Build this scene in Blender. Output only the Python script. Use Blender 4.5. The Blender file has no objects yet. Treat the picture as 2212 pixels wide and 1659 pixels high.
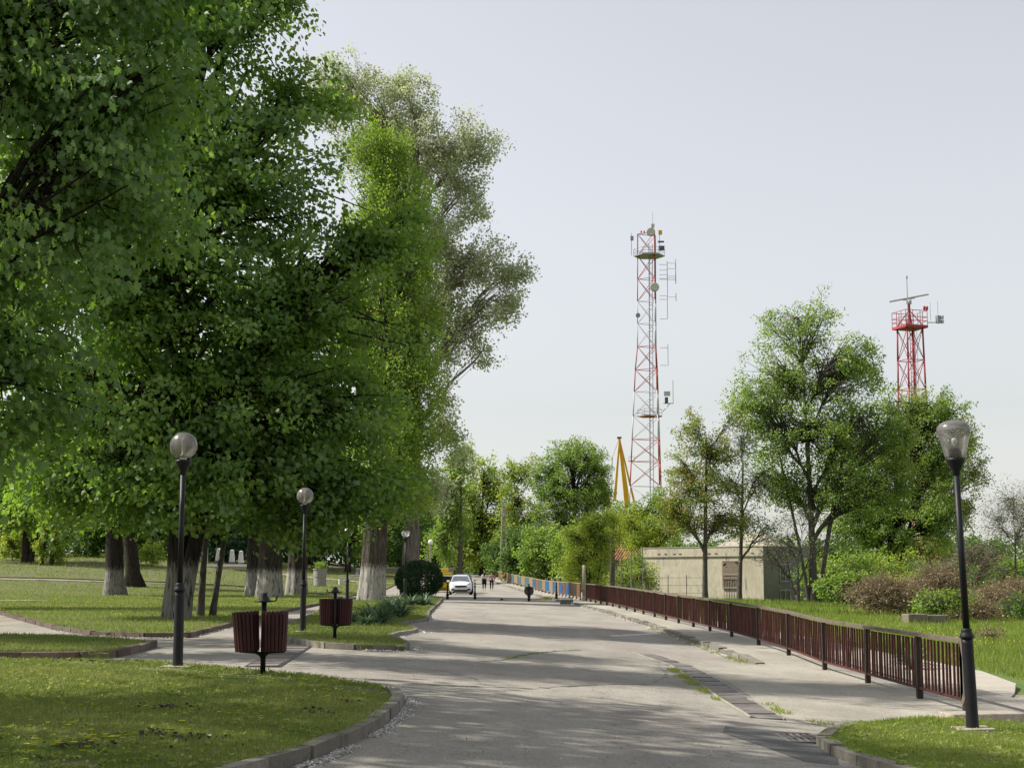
import bpy, bmesh, math, random
import numpy as np
from mathutils import Vector, Matrix

S = bpy.context.scene
COL = S.collection
random.seed(7)
PI = math.pi
R = math.radians

# ------------------------------------------------------------------ camera
cam = bpy.data.cameras.new('camera')
camo = bpy.data.objects.new('camera', cam)
COL.objects.link(camo)
camo.location = (0, 0, 1.55)
camo.rotation_euler = (R(90) + math.atan(415.5 / 3300), 0, 0)
cam.sensor_width = 36
cam.lens = 36 * 3300 / 2212
cam.clip_start = .1
cam.clip_end = 5000
S.camera = camo
# ------------------------------------------------------------------ world and sun
SUN_EL, SUN_AZ = R(47), R(-82)          # azimuth measured from +Y towards +X
w = bpy.data.worlds.new('World')
S.world = w
w.use_nodes = True
wn, wl = w.node_tree.nodes, w.node_tree.links
bg = wn['Background']
sky = wn.new('ShaderNodeTexSky')
sky.sky_type = 'NISHITA'
sky.sun_disc = False
sky.sun_elevation = SUN_EL
sky.sun_rotation = SUN_AZ
sky.air_density = 1.6
sky.dust_density = .5
sky.ozone_density = 6.0
hs = wn.new('ShaderNodeHueSaturation')
hs.inputs['Saturation'].default_value = .2
hs.inputs['Hue'].default_value = .522
wl.new(sky.outputs[0], hs.inputs['Color'])
wl.new(hs.outputs[0], bg.inputs['Color'])
bg.inputs['Strength'].default_value = .077
sun = bpy.data.lights.new('sun', 'SUN')
sun.energy = 3.35
sun.angle = R(.7)
sun.color = (1, .95, .86)
suno = bpy.data.objects.new('sun', sun)
COL.objects.link(suno)
sd = Vector((math.sin(SUN_AZ) * math.cos(SUN_EL), math.cos(SUN_AZ) * math.cos(SUN_EL), math.sin(SUN_EL)))
suno.rotation_euler = (-sd).to_track_quat('-Z', 'Y').to_euler()
suno.location = sd * 60
vs = S.view_settings
vs.view_transform = 'Standard'
vs.look = 'None'
vs.exposure = 1.02
vs.gamma = 1.0
vs.use_curve_mapping = False
S.render.engine = 'CYCLES'
S.cycles.max_bounces = 10
S.cycles.transparent_max_bounces = 12
S.cycles.diffuse_bounces = 8
S.cycles.caustics_reflective = False
S.cycles.caustics_refractive = False

# ------------------------------------------------------------------ helpers
def ss(a, b, t):
    t = np.clip((t - a) / (b - a), 0, 1)
    return t * t * (3 - 2 * t)

def g(x, y):
    """height of the terrain"""
    x = np.asarray(x, float); y = np.asarray(y, float)
    z = .19 - (.55 - .35 * ss(30, 90, y)) * ss(-4, 7, x)
    z = z + 1.6 * ss(115, 235, y)
    z = z - np.where(x > 8, np.minimum(1.0, .03 * (x - 8)) * (1 - .6 * ss(90, 200, y)), 0)
    z = z + (1 - ss(-42, -8, x)) * 2.8 * ss(88, 160, y)
    return z

def gz(x, y): return float(g(x, y))
def wz(x, y): return gz(x, y) + .006 + .105 * float(ss(31, 38, y))

def tag(o, label=None, cat=None, group=None, kind=None):
    if label: o['label'] = label
    if cat: o['category'] = cat
    if group: o['group'] = group
    if kind: o['kind'] = kind
    return o

def thing(name, label, cat, loc=(0, 0, 0), rz=0, group=None):
    o = bpy.data.objects.new(name, None)
    o.empty_display_size = .2
    COL.objects.link(o)
    o.location = loc
    o.rotation_euler = (0, 0, rz)
    return tag(o, label, cat, group)

def link(name, me, m, parent=None, loc=None):
    if m is not None and not me.materials:
        me.materials.append(m)
    o = bpy.data.objects.new(name, me)
    COL.objects.link(o)
    if parent: o.parent = parent
    if loc is not None: o.location = loc
    return o

def dup(o, parent=None):
    c = o.copy(); COL.objects.link(c); c.parent = parent
    for ch in o.children: dup(ch, c)
    return c

class MB:
    def __init__(s): s.v = []; s.f = []; s.m = []; s.mi = 0
    def add(s, vs, fs):
        n = len(s.v); s.v += [tuple(p) for p in vs]
        s.f += [tuple(i + n for i in f) for f in fs]; s.m += [s.mi] * len(fs)
        return s
    def box(s, c, d, rz=0, M=None):
        x, y, z = d[0] / 2, d[1] / 2, d[2] / 2
        P = [Vector((a * x, b * y, e * z)) for a in (-1, 1) for b in (-1, 1) for e in (-1, 1)]
        if rz: P = [Matrix.Rotation(rz, 3, 'Z') @ p for p in P]
        if M: P = [M @ p for p in P]
        P = [p + Vector(c) for p in P]
        return s.add(P, [(0, 1, 3, 2), (4, 6, 7, 5), (0, 4, 5, 1), (2, 3, 7, 6), (0, 2, 6, 4), (1, 5, 7, 3)])
    def tube(s, pts, rad, n=6, cap=True):
        pts = [Vector(p) for p in pts]
        if not hasattr(rad, '__len__'): rad = [rad] * len(pts)
        ring = []; up = None
        for i, p in enumerate(pts):
            t = (pts[min(i + 1, len(pts) - 1)] - pts[max(i - 1, 0)])
            t = t.normalized() if t.length > 1e-9 else Vector((0, 0, 1))
            if up is None:
                up = Vector((1, 0, 0)) if abs(t.x) < .9 else Vector((0, 1, 0))
            u = (up - t * up.dot(t)).normalized(); v = t.cross(u); up = u
            ring += [p + (u * math.cos(2 * PI * k / n) + v * math.sin(2 * PI * k / n)) * rad[i] for k in range(n)]
        fs = []
        for i in range(len(pts) - 1):
            for k in range(n):
                k2 = (k + 1) % n
                fs.append((i * n + k, i * n + k2, (i + 1) * n + k2, (i + 1) * n + k))
        if cap:
            fs.append(tuple(range(n - 1, -1, -1))); L = (len(pts) - 1) * n
            fs.append(tuple(L + k for k in range(n)))
        return s.add(ring, fs)
    def bar(s, a, b, wd): return s.tube([a, b], wd, 4)
    def lathe(s, prof, n=20, c=(0, 0, 0), cap=True):
        ring = []
        for r, z in prof:
            ring += [(c[0] + r * math.cos(2 * PI * k / n), c[1] + r * math.sin(2 * PI * k / n), c[2] + z) for k in range(n)]
        fs = []
        for i in range(len(prof) - 1):
            for k in range(n):
                k2 = (k + 1) % n
                fs.append((i * n + k, i * n + k2, (i + 1) * n + k2, (i + 1) * n + k))
        if cap:
            fs.append(tuple(range(n - 1, -1, -1))); L = (len(prof) - 1) * n
            fs.append(tuple(L + k for k in range(n)))
        return s.add(ring, fs)
    def prism(s, poly, z0, z1):
        n = len(poly)
        return s.add([(x, y, z0) for x, y in poly] + [(x, y, z1) for x, y in poly],
                     [tuple(range(n - 1, -1, -1)), tuple(range(n, 2 * n))] + [(i, (i + 1) % n, n + (i + 1) % n, n + i) for i in range(n)])
    def mesh(s, name, smooth=False):
        me = bpy.data.meshes.new(name)
        me.from_pydata(s.v, [], s.f)
        if any(s.m): me.polygons.foreach_set('material_index', s.m)
        if smooth: me.polygons.foreach_set('use_smooth', [True] * len(s.f))
        me.update()
        return me
    def build(s, name, m, parent=None, loc=None, smooth=False, bevel=0):
        me = s.mesh(name, smooth)
        mats = m if isinstance(m, (list, tuple)) else [m]
        for q in mats: me.materials.append(q)
        o = link(name, me, None, parent, loc)
        if bevel:
            b = o.modifiers.new('bevel', 'BEVEL'); b.width = bevel; b.segments = 2; b.limit_method = 'ANGLE'
        return o

# ------------------------------------------------------------------ materials
def newmat(name):
    m = bpy.data.materials.new(name); m.use_nodes = True
    nt = m.node_tree
    return m, nt.nodes, nt.links, nt.nodes['Principled BSDF']

def ramp(N, stops):
    r = N.new('ShaderNodeValToRGB'); e = r.color_ramp.elements
    while len(e) < len(stops): e.new(.5)
    for i, (p, c) in enumerate(stops):
        e[i].position = p; e[i].color = (*c, 1)
    return r

def surf(name, stops, scale=3, rough=.85, fine=None, bump=0, bscale=60, metal=0, world=False, detail=8, stretch=None, spec=.3, dirt=None, lo=.3, hi=.7):
    """noise-driven colour: stops = colours from low to high noise; fine=(scale, amount)"""
    m, N, L, B = newmat(name)
    if world: co = N.new('ShaderNodeNewGeometry').outputs['Position']
    else: co = N.new('ShaderNodeTexCoord').outputs['Object']
    if stretch:
        mp = N.new('ShaderNodeMapping'); mp.inputs['Scale'].default_value = stretch
        L.new(co, mp.inputs['Vector']); co = mp.outputs[0]
    nz = N.new('ShaderNodeTexNoise'); nz.inputs['Scale'].default_value = scale; nz.inputs['Detail'].default_value = detail
    nz.inputs['Roughness'].default_value = .6
    L.new(co, nz.inputs['Vector'])
    k = len(stops)
    rp = ramp(N, [(lo + (hi - lo) * i / max(1, k - 1), c) for i, c in enumerate(stops)])
    L.new(nz.outputs['Fac'], rp.inputs[0])
    col = rp.outputs[0]
    if fine:
        n2 = N.new('ShaderNodeTexNoise'); n2.inputs['Scale'].default_value = fine[0]; n2.inputs['Detail'].default_value = 4
        L.new(co, n2.inputs['Vector'])
        r2 = ramp(N, [(.3, (1 - fine[1],) * 3), (.7, (1 + fine[1],) * 3)])
        L.new(n2.outputs['Fac'], r2.inputs[0])
        mx = N.new('ShaderNodeMix'); mx.data_type = 'RGBA'; mx.blend_type = 'MULTIPLY'; mx.inputs[0].default_value = 1
        L.new(col, mx.inputs[6]); L.new(r2.outputs[0], mx.inputs[7]); col = mx.outputs[2]
    if dirt:   # (scale, colour, threshold)
        n3 = N.new('ShaderNodeTexNoise'); n3.inputs['Scale'].default_value = dirt[0]; n3.inputs['Detail'].default_value = 9
        n3.inputs['Roughness'].default_value = .7
        L.new(co, n3.inputs['Vector'])
        r3 = ramp(N, [(dirt[2], (0, 0, 0)), (dirt[2] + .1, (1, 1, 1))])
        L.new(n3.outputs['Fac'], r3.inputs[0])
        mx = N.new('ShaderNodeMix'); mx.data_type = 'RGBA'
        L.new(r3.outputs[0], mx.inputs[0]); L.new(col, mx.inputs[6]); mx.inputs[7].default_value = (*dirt[1], 1); col = mx.outputs[2]
    L.new(col, B.inputs['Base Color'])
    B.inputs['Roughness'].default_value = rough; B.inputs['Metallic'].default_value = metal
    B.inputs['Specular IOR Level'].default_value = spec
    if bump:
        n4 = N.new('ShaderNodeTexNoise'); n4.inputs['Scale'].default_value = bscale; n4.inputs['Detail'].default_value = 6
        L.new(co, n4.inputs['Vector'])
        bp = N.new('ShaderNodeBump'); bp.inputs['Strength'].default_value = bump; bp.inputs['Distance'].default_value = .02
        L.new(n4.outputs['Fac'], bp.inputs['Height']); L.new(bp.outputs[0], B.inputs['Normal'])
    return m

LG = 2.0
def leafmat(name, cols, trans, tfac=.42, gloss=.07, grough=.42):
    """foliage: per-leaf colour from attribute lv, light passing through, faint sheen"""
    m, N, L, B = newmat(name)
    at = N.new('ShaderNodeAttribute'); at.attribute_name = 'lv'
    cols = [tuple(min(.45, v * LG) for v in c) for c in cols]; trans = [tuple(min(.6, v * LG) for v in c) for c in trans]
    k = len(cols)
    rp = ramp(N, [(i / max(1, k - 1), c) for i, c in enumerate(cols)]); L.new(at.outputs['Fac'], rp.inputs[0])
    rt = ramp(N, [(0, trans[0]), (1, trans[1])]); L.new(at.outputs['Fac'], rt.inputs[0])
    df = N.new('ShaderNodeBsdfDiffuse'); tr = N.new('ShaderNodeBsdfTranslucent'); gl = N.new('ShaderNodeBsdfGlossy')
    gloss *= .45; gl.inputs['Roughness'].default_value = grough + .12; gl.inputs['Color'].default_value = (.95, .97, 1, 1)
    L.new(rp.outputs[0], df.inputs['Color']); L.new(rt.outputs[0], tr.inputs['Color'])
    a = N.new('ShaderNodeMixShader'); a.inputs[0].default_value = tfac
    L.new(df.outputs[0], a.inputs[1]); L.new(tr.outputs[0], a.inputs[2])
    b = N.new('ShaderNodeMixShader'); b.inputs[0].default_value = gloss
    L.new(a.outputs[0], b.inputs[1]); L.new(gl.outputs[0], b.inputs[2])
    L.new(b.outputs[0], N['Material Output'].inputs['Surface'])
    N.remove(B)
    return m

def barkmat(name, dark, light, vs=(6, 6, .8), white=None, bump=.6, wcol=(.62, .6, .55)):
    m, N, L, B = newmat(name)
    tc = N.new('ShaderNodeTexCoord')
    mp = N.new('ShaderNodeMapping'); mp.inputs['Scale'].default_value = vs; L.new(tc.outputs['Object'], mp.inputs['Vector'])
    nz = N.new('ShaderNodeTexNoise'); nz.inputs['Scale'].default_value = 2.2; nz.inputs['Detail'].default_value = 9; nz.inputs['Roughness'].default_value = .65
    L.new(mp.outputs[0], nz.inputs['Vector'])
    rp = ramp(N, [(.36, dark), (.62, light)]); L.new(nz.outputs['Fac'], rp.inputs[0])
    col = rp.outputs[0]
    if white:
        sp = N.new('ShaderNodeSeparateXYZ'); L.new(tc.outputs['Object'], sp.inputs[0])
        n2 = N.new('ShaderNodeTexNoise'); n2.inputs['Scale'].default_value = 5; n2.inputs['Detail'].default_value = 6; L.new(mp.outputs[0], n2.inputs['Vector'])
        ma = N.new('ShaderNodeMath'); ma.operation = 'MULTIPLY_ADD'; ma.inputs[1].default_value = -1.1; L.new(n2.outputs['Fac'], ma.inputs[0]); L.new(sp.outputs[2], ma.inputs[2])
        r2 = ramp(N, [(0, (1, 1, 1)), (1, (0, 0, 0))])
        mr = N.new('ShaderNodeMapRange'); mr.inputs[1].default_value = white - .75; mr.inputs[2].default_value = white - .4
        mr.inputs[3].default_value = .85; mr.inputs[4].default_value = 0
        L.new(ma.outputs[0], mr.inputs[0])
        # paint worn out of the deep furrows
        r3 = ramp(N, [(.34, (0, 0, 0)), (.5, (1, 1, 1))]); L.new(nz.outputs['Fac'], r3.inputs[0])
        mu = N.new('ShaderNodeMath'); mu.operation = 'MULTIPLY'; L.new(mr.outputs[0], mu.inputs[0]); L.new(r3.outputs[0], mu.inputs[1])
        mx = N.new('ShaderNodeMix'); mx.data_type = 'RGBA'; L.new(mu.outputs[0], mx.inputs[0]); L.new(col, mx.inputs[6]); mx.inputs[7].default_value = (*wcol, 1)
        col = mx.outputs[2]
    L.new(col, B.inputs['Base Color']); B.inputs['Roughness'].default_value = .95; B.inputs['Specular IOR Level'].default_value = .15
    bp = N.new('ShaderNodeBump'); bp.inputs['Strength'].default_value = bump; bp.inputs['Distance'].default_value = .06
    L.new(nz.outputs['Fac'], bp.inputs['Height']); L.new(bp.outputs[0], B.inputs['Normal'])
    return m

def plain(name, c, rough=.5, metal=0, spec=.5, coat=0, var=.12):
    m = surf(name, [tuple(v * (1 - var) for v in c), tuple(min(1, v * (1 + var)) for v in c)], scale=4, rough=rough, metal=metal, spec=spec)
    if coat: m.node_tree.nodes['Principled BSDF'].inputs['Coat Weight'].default_value = coat
    return m

def glassy(name, tint, body, fac):
    """thin clear or smoked acrylic shell"""
    m, N, L, B = newmat(name)
    tr = N.new('ShaderNodeBsdfTransparent'); tr.inputs[0].default_value = (*tint, 1)
    df = N.new('ShaderNodeBsdfDiffuse'); df.inputs[0].default_value = (*body, 1)
    tl = N.new('ShaderNodeBsdfTranslucent'); tl.inputs[0].default_value = (*body, 1)
    gl = N.new('ShaderNodeBsdfGlossy'); gl.inputs['Roughness'].default_value = .25
    d2 = N.new('ShaderNodeMixShader'); L.new(df.outputs[0], d2.inputs[1]); L.new(tl.outputs[0], d2.inputs[2])
    a = N.new('ShaderNodeMixShader'); a.inputs[0].default_value = fac; L.new(tr.outputs[0], a.inputs[1]); L.new(d2.outputs[0], a.inputs[2])
    lw = N.new('ShaderNodeFresnel'); lw.inputs[0].default_value = 1.45
    b = N.new('ShaderNodeMixShader'); L.new(lw.outputs[0], b.inputs[0]); L.new(a.outputs[0], b.inputs[1]); L.new(gl.outputs[0], b.inputs[2])
    L.new(b.outputs[0], N['Material Output'].inputs['Surface']); N.remove(B)
    return m

def vary(m, lo, hi):
    """each object takes its own tone"""
    N, L = m.node_tree.nodes, m.node_tree.links; B = N['Principled BSDF']; src = B.inputs['Base Color'].links[0].from_socket
    oi = N.new('ShaderNodeObjectInfo'); r = ramp(N, [(0, (lo,) * 3), (1, (hi,) * 3)]); L.new(oi.outputs['Random'], r.inputs[0])
    mx = N.new('ShaderNodeMix'); mx.data_type = 'RGBA'; mx.blend_type = 'MULTIPLY'; mx.inputs[0].default_value = 1
    L.new(src, mx.inputs[6]); L.new(r.outputs[0], mx.inputs[7]); L.new(mx.outputs[2], B.inputs['Base Color'])
    return m
# road: worn pale asphalt with pinkish and greenish-grey fields, stains and fine aggregate
def roadmat(name, a, b, c, big=.16):
    m = surf(name, [a, b, c], scale=big, rough=.92, fine=(28, .16), bump=.25, bscale=120, world=True, detail=7, spec=.2,
             dirt=(1.3, tuple(v * .72 for v in b), .62), lo=.34, hi=.66)
    N, L = m.node_tree.nodes, m.node_tree.links
    B = N['Principled BSDF']; src = B.inputs['Base Color'].links[0].from_socket
    geo = N.new('ShaderNodeNewGeometry')
    n = N.new('ShaderNodeTexNoise'); n.inputs['Scale'].default_value = 150; n.inputs['Detail'].default_value = 2; L.new(geo.outputs['Position'], n.inputs['Vector'])
    r = ramp(N, [(.35, (.84,) * 3), (.65, (1.14,) * 3)]); L.new(n.outputs['Fac'], r.inputs[0])
    mx = N.new('ShaderNodeMix'); mx.data_type = 'RGBA'; mx.blend_type = 'MULTIPLY'; mx.inputs[0].default_value = 1
    L.new(src, mx.inputs[6]); L.new(r.outputs[0], mx.inputs[7]); L.new(mx.outputs[2], B.inputs['Base Color'])
    return m

def road_wear(m):
    N, L = m.node_tree.nodes, m.node_tree.links; B = N['Principled BSDF']
    geo = N.new('ShaderNodeNewGeometry')
    def layer(scale, st, lo, hi, c0, c1, detail=6, typ='noise'):
        src = B.inputs['Base Color'].links[0].from_socket
        mp = N.new('ShaderNodeMapping'); mp.inputs['Scale'].default_value = st; L.new(geo.outputs['Position'], mp.inputs['Vector'])
        if typ == 'noise':
            n = N.new('ShaderNodeTexNoise'); n.inputs['Detail'].default_value = detail; n.inputs['Roughness'].default_value = .68; out = n.outputs['Fac']
        else:
            n = N.new('ShaderNodeTexVoronoi'); out = n.outputs['Distance']
        n.inputs['Scale'].default_value = scale; L.new(mp.outputs[0], n.inputs['Vector'])
        r = ramp(N, [(lo, (c0,) * 3), (hi, (c1,) * 3)]); L.new(out, r.inputs[0])
        mx = N.new('ShaderNodeMix'); mx.data_type = 'RGBA'; mx.blend_type = 'MULTIPLY'; mx.inputs[0].default_value = 1
        L.new(src, mx.inputs[6]); L.new(r.outputs[0], mx.inputs[7]); L.new(mx.outputs[2], B.inputs['Base Color'])
    layer(.55, (1, .35, 1), .40, .62, .82, 1.06)            # broad stains running along the road
    layer(2.6, (1, .5, 1), .56, .70, 1.0, .80)              # darker spots
    layer(45, (1, 1, 1), .1, .6, .78, 1.12, typ='vor')      # coarse stone
    return m
m_road = roadmat('worn_asphalt', (.25, .235, .205), (.295, .275, .236), (.27, .236, .208))
m_patch = roadmat('dark_asphalt_patch', (.10, .105, .10), (.125, .125, .118), (.14, .135, .125), 1.2)
m_path = roadmat('path_pavers', (.255, .225, .185), (.30, .27, .222), (.24, .205, .17), .3)
m_walk = roadmat('walkway_concrete', (.30, .276, .23), (.35, .325, .27), (.32, .29, .243), .35)
m_strip = roadmat('pale_concrete', (.36, .33, .28), (.42, .385, .33), (.33, .30, .25), .6)
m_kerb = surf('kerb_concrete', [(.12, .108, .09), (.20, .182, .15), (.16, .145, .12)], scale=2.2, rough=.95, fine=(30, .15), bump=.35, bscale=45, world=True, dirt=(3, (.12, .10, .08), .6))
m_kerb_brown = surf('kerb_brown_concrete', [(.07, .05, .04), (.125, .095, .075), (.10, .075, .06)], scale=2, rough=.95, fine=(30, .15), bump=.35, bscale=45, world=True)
for q_ in (m_road, m_path, m_walk): road_wear(q_)
m_soil = surf('lawn_soil', [(.07, .09, .03), (.10, .115, .038), (.13, .125, .055), (.10, .085, .055)], scale=.8, rough=1, fine=(14, .3), bump=.5, bscale=25, world=True)
m_field = surf('field_soil', [(.07, .11, .025), (.095, .14, .03), (.12, .13, .05)], scale=.4, rough=1, fine=(10, .3), bump=.5, bscale=20, world=True)
m_gravel = surf('gravel', [(.22, .18, .14), (.36, .31, .25), (.45, .4, .34)], scale=14, rough=1, fine=(60, .3), bump=.8, bscale=40, world=True)
m_dirt = surf('dark_soil', [(.025, .02, .014), (.06, .045, .03)], scale=9, rough=1, bump=.8, bscale=30, world=True)
m_crack = surf('crack_dirt_and_pit_shade', [(.03, .028, .022), (.07, .06, .045)], scale=12, rough=1, world=True)
m_fluff = plain('poplar_fluff', (.6, .59, .56), .95, spec=.1)
m_line = surf('worn_white_paint', [(.30, .28, .25), (.66, .65, .62)], scale=9, rough=.8, world=True)
m_black = surf('black_cast_iron', [(.006, .006, .008), (.012, .012, .015)], scale=5, rough=.5, spec=.3, bump=.1, bscale=90)
m_globe = glassy('smoked_acrylic', (.62, .60, .56), (.50, .48, .45), .42)
m_clear = glassy('hazy_clear_acrylic', (.88, .86, .85), (.60, .57, .56), .34)
m_opal = plain('opal_white_glass', (.82, .81, .78), .3)
m_bulb = plain('bulb_white', (.8, .78, .72), .35)
m_fence = surf('maroon_paint', [(.045, .013, .010), (.075, .021, .016), (.095, .036, .025)], scale=2.5, rough=.6, fine=(40, .2), bump=.15, bscale=60, world=True, dirt=(9, (.16, .085, .05), .60))
m_post = surf('dark_post_paint', [(.022, .017, .014), (.045, .03, .023)], scale=5, rough=.6, world=True)
m_rail = surf('weathered_handrail', [(.085, .062, .045), (.15, .12, .09), (.11, .09, .065)], scale=4, rough=.75, fine=(30, .2), world=True)
m_slat = surf('dark_red_slat', [(.028, .006, .006), (.055, .012, .011)], scale=6, rough=.55, stretch=(3, 3, .6), fine=(30, .2))
m_steel = surf('old_steel', [(.09, .08, .072), (.17, .152, .14), (.12, .105, .093)], scale=6, rough=.7, world=True, metal=.15)
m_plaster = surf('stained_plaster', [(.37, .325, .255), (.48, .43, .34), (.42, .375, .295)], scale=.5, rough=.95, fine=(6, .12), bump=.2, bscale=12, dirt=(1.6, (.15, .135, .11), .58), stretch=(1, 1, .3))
m_plaster2 = surf('grey_and_shaded_plaster', [(.20, .20, .175), (.27, .265, .23)], scale=.7, rough=.95, fine=(6, .15), dirt=(1.4, (.11, .11, .1), .62), stretch=(1, 1, .5))
m_darkwin = plain('dark_window_glass', (.018, .02, .022), .12, spec=.6)
m_whitewood = surf('peeling_white_paint', [(.35, .34, .31), (.62, .61, .58)], scale=7, rough=.8)
m_brick = surf('bare_brick', [(.16, .12, .09), (.28, .21, .16), (.2, .17, .14)], scale=6, rough=1, fine=(22, .3), bump=.6, bscale=20)
m_tile = surf('terracotta_tiles', [(.22, .085, .05), (.33, .14, .085), (.26, .12, .08)], scale=2, rough=.9, fine=(14, .25), bump=.5, bscale=12)
m_oldroof = surf('weathered_roof', [(.30, .27, .22), (.42, .38, .31)], scale=2, rough=.95, fine=(12, .2))
m_red = surf('tower_red', [(.27, .055, .045), (.36, .08, .065), (.31, .09, .07)], scale=.6, rough=.6, fine=(5, .12))
m_white = surf('tower_white', [(.42, .42, .44), (.54, .54, .56)], scale=.6, rough=.6)
m_radred = surf('radar_tower_red', [(.30, .04, .05), (.40, .06, .07)], scale=.8, rough=.55)
m_galv = plain('galvanised', (.28, .28, .30), .5, metal=.3)
m_dish = plain('dish_cream', (.5, .49, .42), .6)
m_yel = surf('crane_yellow', [(.60, .32, .015), (.72, .40, .02)], scale=.3, rough=.6, fine=(3, .1))
m_yel2 = surf('loader_yellow', [(.52, .38, .02), (.66, .5, .04)], scale=3, rough=.5, dirt=(4, (.2, .14, .05), .63))
m_carwhite = plain('white_car_paint', (.74, .75, .76), .25, spec=.5, coat=.6, var=.02)
m_cardark = plain('dark_car_paint', (.02, .022, .026), .25, coat=.5)
m_glass = plain('car_glass', (.10, .12, .135), .08, spec=.8, var=.3)
m_rubber = plain('black_rubber', (.012, .012, .013), .8)
m_alloy = plain('alloy', (.35, .35, .36), .35, metal=.7)
m_lampglass = plain('headlamp_glass', (.30, .31, .33), .1, spec=.9)
m_plate = plain('number_plate', (.62, .62, .6), .5)
m_skin = plain('skin', (.46, .27, .19), .6)
m_stone = surf('white_marble', [(.52, .51, .48), (.66, .65, .62)], scale=2, rough=.7)
m_darkstone = plain('dark_stone', (.09, .095, .10), .7)
m_planter = surf('painted_concrete', [(.16, .155, .14), (.33, .32, .3), (.24, .235, .21)], scale=5, rough=.95, bump=.4, bscale=14)
m_conc = surf('old_concrete', [(.22, .2, .165), (.35, .31, .25), (.28, .25, .2)], scale=2.5, rough=.95, bump=.5, bscale=12, fine=(20, .2), dirt=(2.5, (.1, .085, .06), .6))
m_block = surf('mossy_concrete', [(.10, .09, .065), (.2, .175, .13), (.15, .14, .09)], scale=4, rough=.95, bump=.6, bscale=10, fine=(20, .2), dirt=(3, (.05, .06, .03), .55))
m_wood_old = surf('old_wood_pole', [(.05, .045, .035), (.12, .105, .085)], scale=3, rough=.95, stretch=(6, 6, .6))

for q_, a_, b_ in ((m_fence, .7, 1.35), (m_kerb, .75, 1.3), (m_kerb_brown, .75, 1.35), (m_steel, .7, 1.35), (m_slat, .65, 1.4), (m_post, .7, 1.5)): vary(q_, a_, b_)
bk_pop = barkmat('poplar_bark', (.07, .06, .048), (.27, .24, .2), (7, 7, .55), bump=1.0)
bk_old = barkmat('old_bark_whitewashed', (.018, .015, .012), (.065, .055, .045), (6, 6, .9), white=1.7, bump=1.0, wcol=(.40, .38, .34))
bk_popw = barkmat('poplar_bark_whitewashed', (.03, .025, .02), (.11, .095, .075), (7, 7, .9), white=1.85, bump=1.0, wcol=(.44, .42, .375))
bk_dark = barkmat('dark_bark_whitewashed', (.012, .010, .008), (.04, .034, .028), (6, 6, .9), white=1.7, wcol=(.26, .25, .22))
bk_grey = barkmat('grey_bark', (.045, .04, .035), (.14, .125, .105), (7, 7, 1.2))
bk_deep = barkmat('deep_brown_bark', (.018, .014, .011), (.055, .045, .036), (7, 7, 1.2))
bk_pale = barkmat('pale_twig_bark', (.16, .13, .095), (.30, .25, .19), (7, 7, 1.2))

lf_maple = leafmat('maple_leaf', [(.036, .072, .014), (.058, .104, .018), (.088, .138, .024)], ((.09, .19, .015), (.2, .32, .025)), .42, .09)
lf_maple_near = leafmat('maple_leaf_near', [(.036, .07, .015), (.055, .098, .019), (.084, .128, .025)], ((.07, .16, .015), (.17, .27, .025)), .40, .09, .4)
lf_poplar = leafmat('poplar_leaf', [(.056, .098, .013), (.088, .138, .017), (.12, .168, .023)], ((.14, .24, .02), (.24, .33, .03)), .44, .06)
lf_silver = leafmat('white_poplar_leaf', [(.15, .185, .095), (.215, .24, .15), (.225, .24, .185)], ((.25, .3, .13), (.3, .32, .18)), .5, .05)
lf_mid = leafmat('midgreen_leaf', [(.052, .086, .018), (.084, .122, .024), (.118, .156, .034)], ((.13, .24, .02), (.24, .34, .04)), .42, .06)
lf_fresh = leafmat('fresh_green_leaf', [(.06, .105, .018), (.10, .15, .022), (.14, .185, .03)], ((.19, .28, .02), (.30, .38, .04)), .44, .05)
lf_yellow = leafmat('yellow_green_leaf', [(.075, .115, .012), (.11, .155, .015), (.145, .18, .025)], ((.2, .28, .02), (.28, .34, .03)), .42, .05)
lf_bronze = leafmat('bronze_tipped_leaf', [(.05, .09, .02), (.085, .125, .022), (.15, .10, .035)], ((.16, .24, .02), (.28, .22, .05)), .4, .06)
lf_dark = leafmat('dark_evergreen_leaf', [(.008, .02, .008), (.014, .034, .012), (.024, .05, .016)], ((.02, .05, .01), (.04, .08, .015)), .2, .06)
lf_shade = leafmat('understory_leaf', [(.022, .045, .014), (.04, .075, .018), (.07, .115, .024)], ((.08, .15, .02), (.16, .25, .03)), .38, .05)
lf_brown = leafmat('dead_vine_leaf', [(.085, .066, .034), (.13, .10, .052), (.17, .135, .072)], ((.08, .065, .04), (.12, .09, .06)), .2, .03)
lf_pale = leafmat('pale_bud', [(.12, .125, .06), (.17, .165, .09), (.2, .19, .13)], ((.3, .3, .14), (.4, .38, .24)), .35, .03)
lf_yucca = leafmat('yucca_blade', [(.03, .06, .03), (.05, .085, .045), (.10, .13, .08)], ((.05, .1, .03), (.1, .15, .06)), .2, .12, .35)
lf_grass = leafmat('lawn_grass', [(.04, .066, .014), (.07, .098, .02), (.115, .135, .034), (.20, .18, .085)], ((.11, .16, .02), (.2, .22, .05)), .35, .03)
lf_grassr = leafmat('bright_grass', [(.055, .085, .013), (.095, .128, .018), (.14, .165, .032), (.2, .19, .085)], ((.13, .2, .02), (.22, .26, .06)), .35, .03)
lf_flower = leafmat('dandelion_yellow', [(.60, .42, .01), (.72, .55, .02)], ((.5, .4, .02), (.6, .5, .03)), .2, .02)

tw_straw = surf('straw_twigs', [(.17, .13, .075), (.27, .21, .125), (.34, .27, .165)], scale=1.2, rough=.95)
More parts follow.
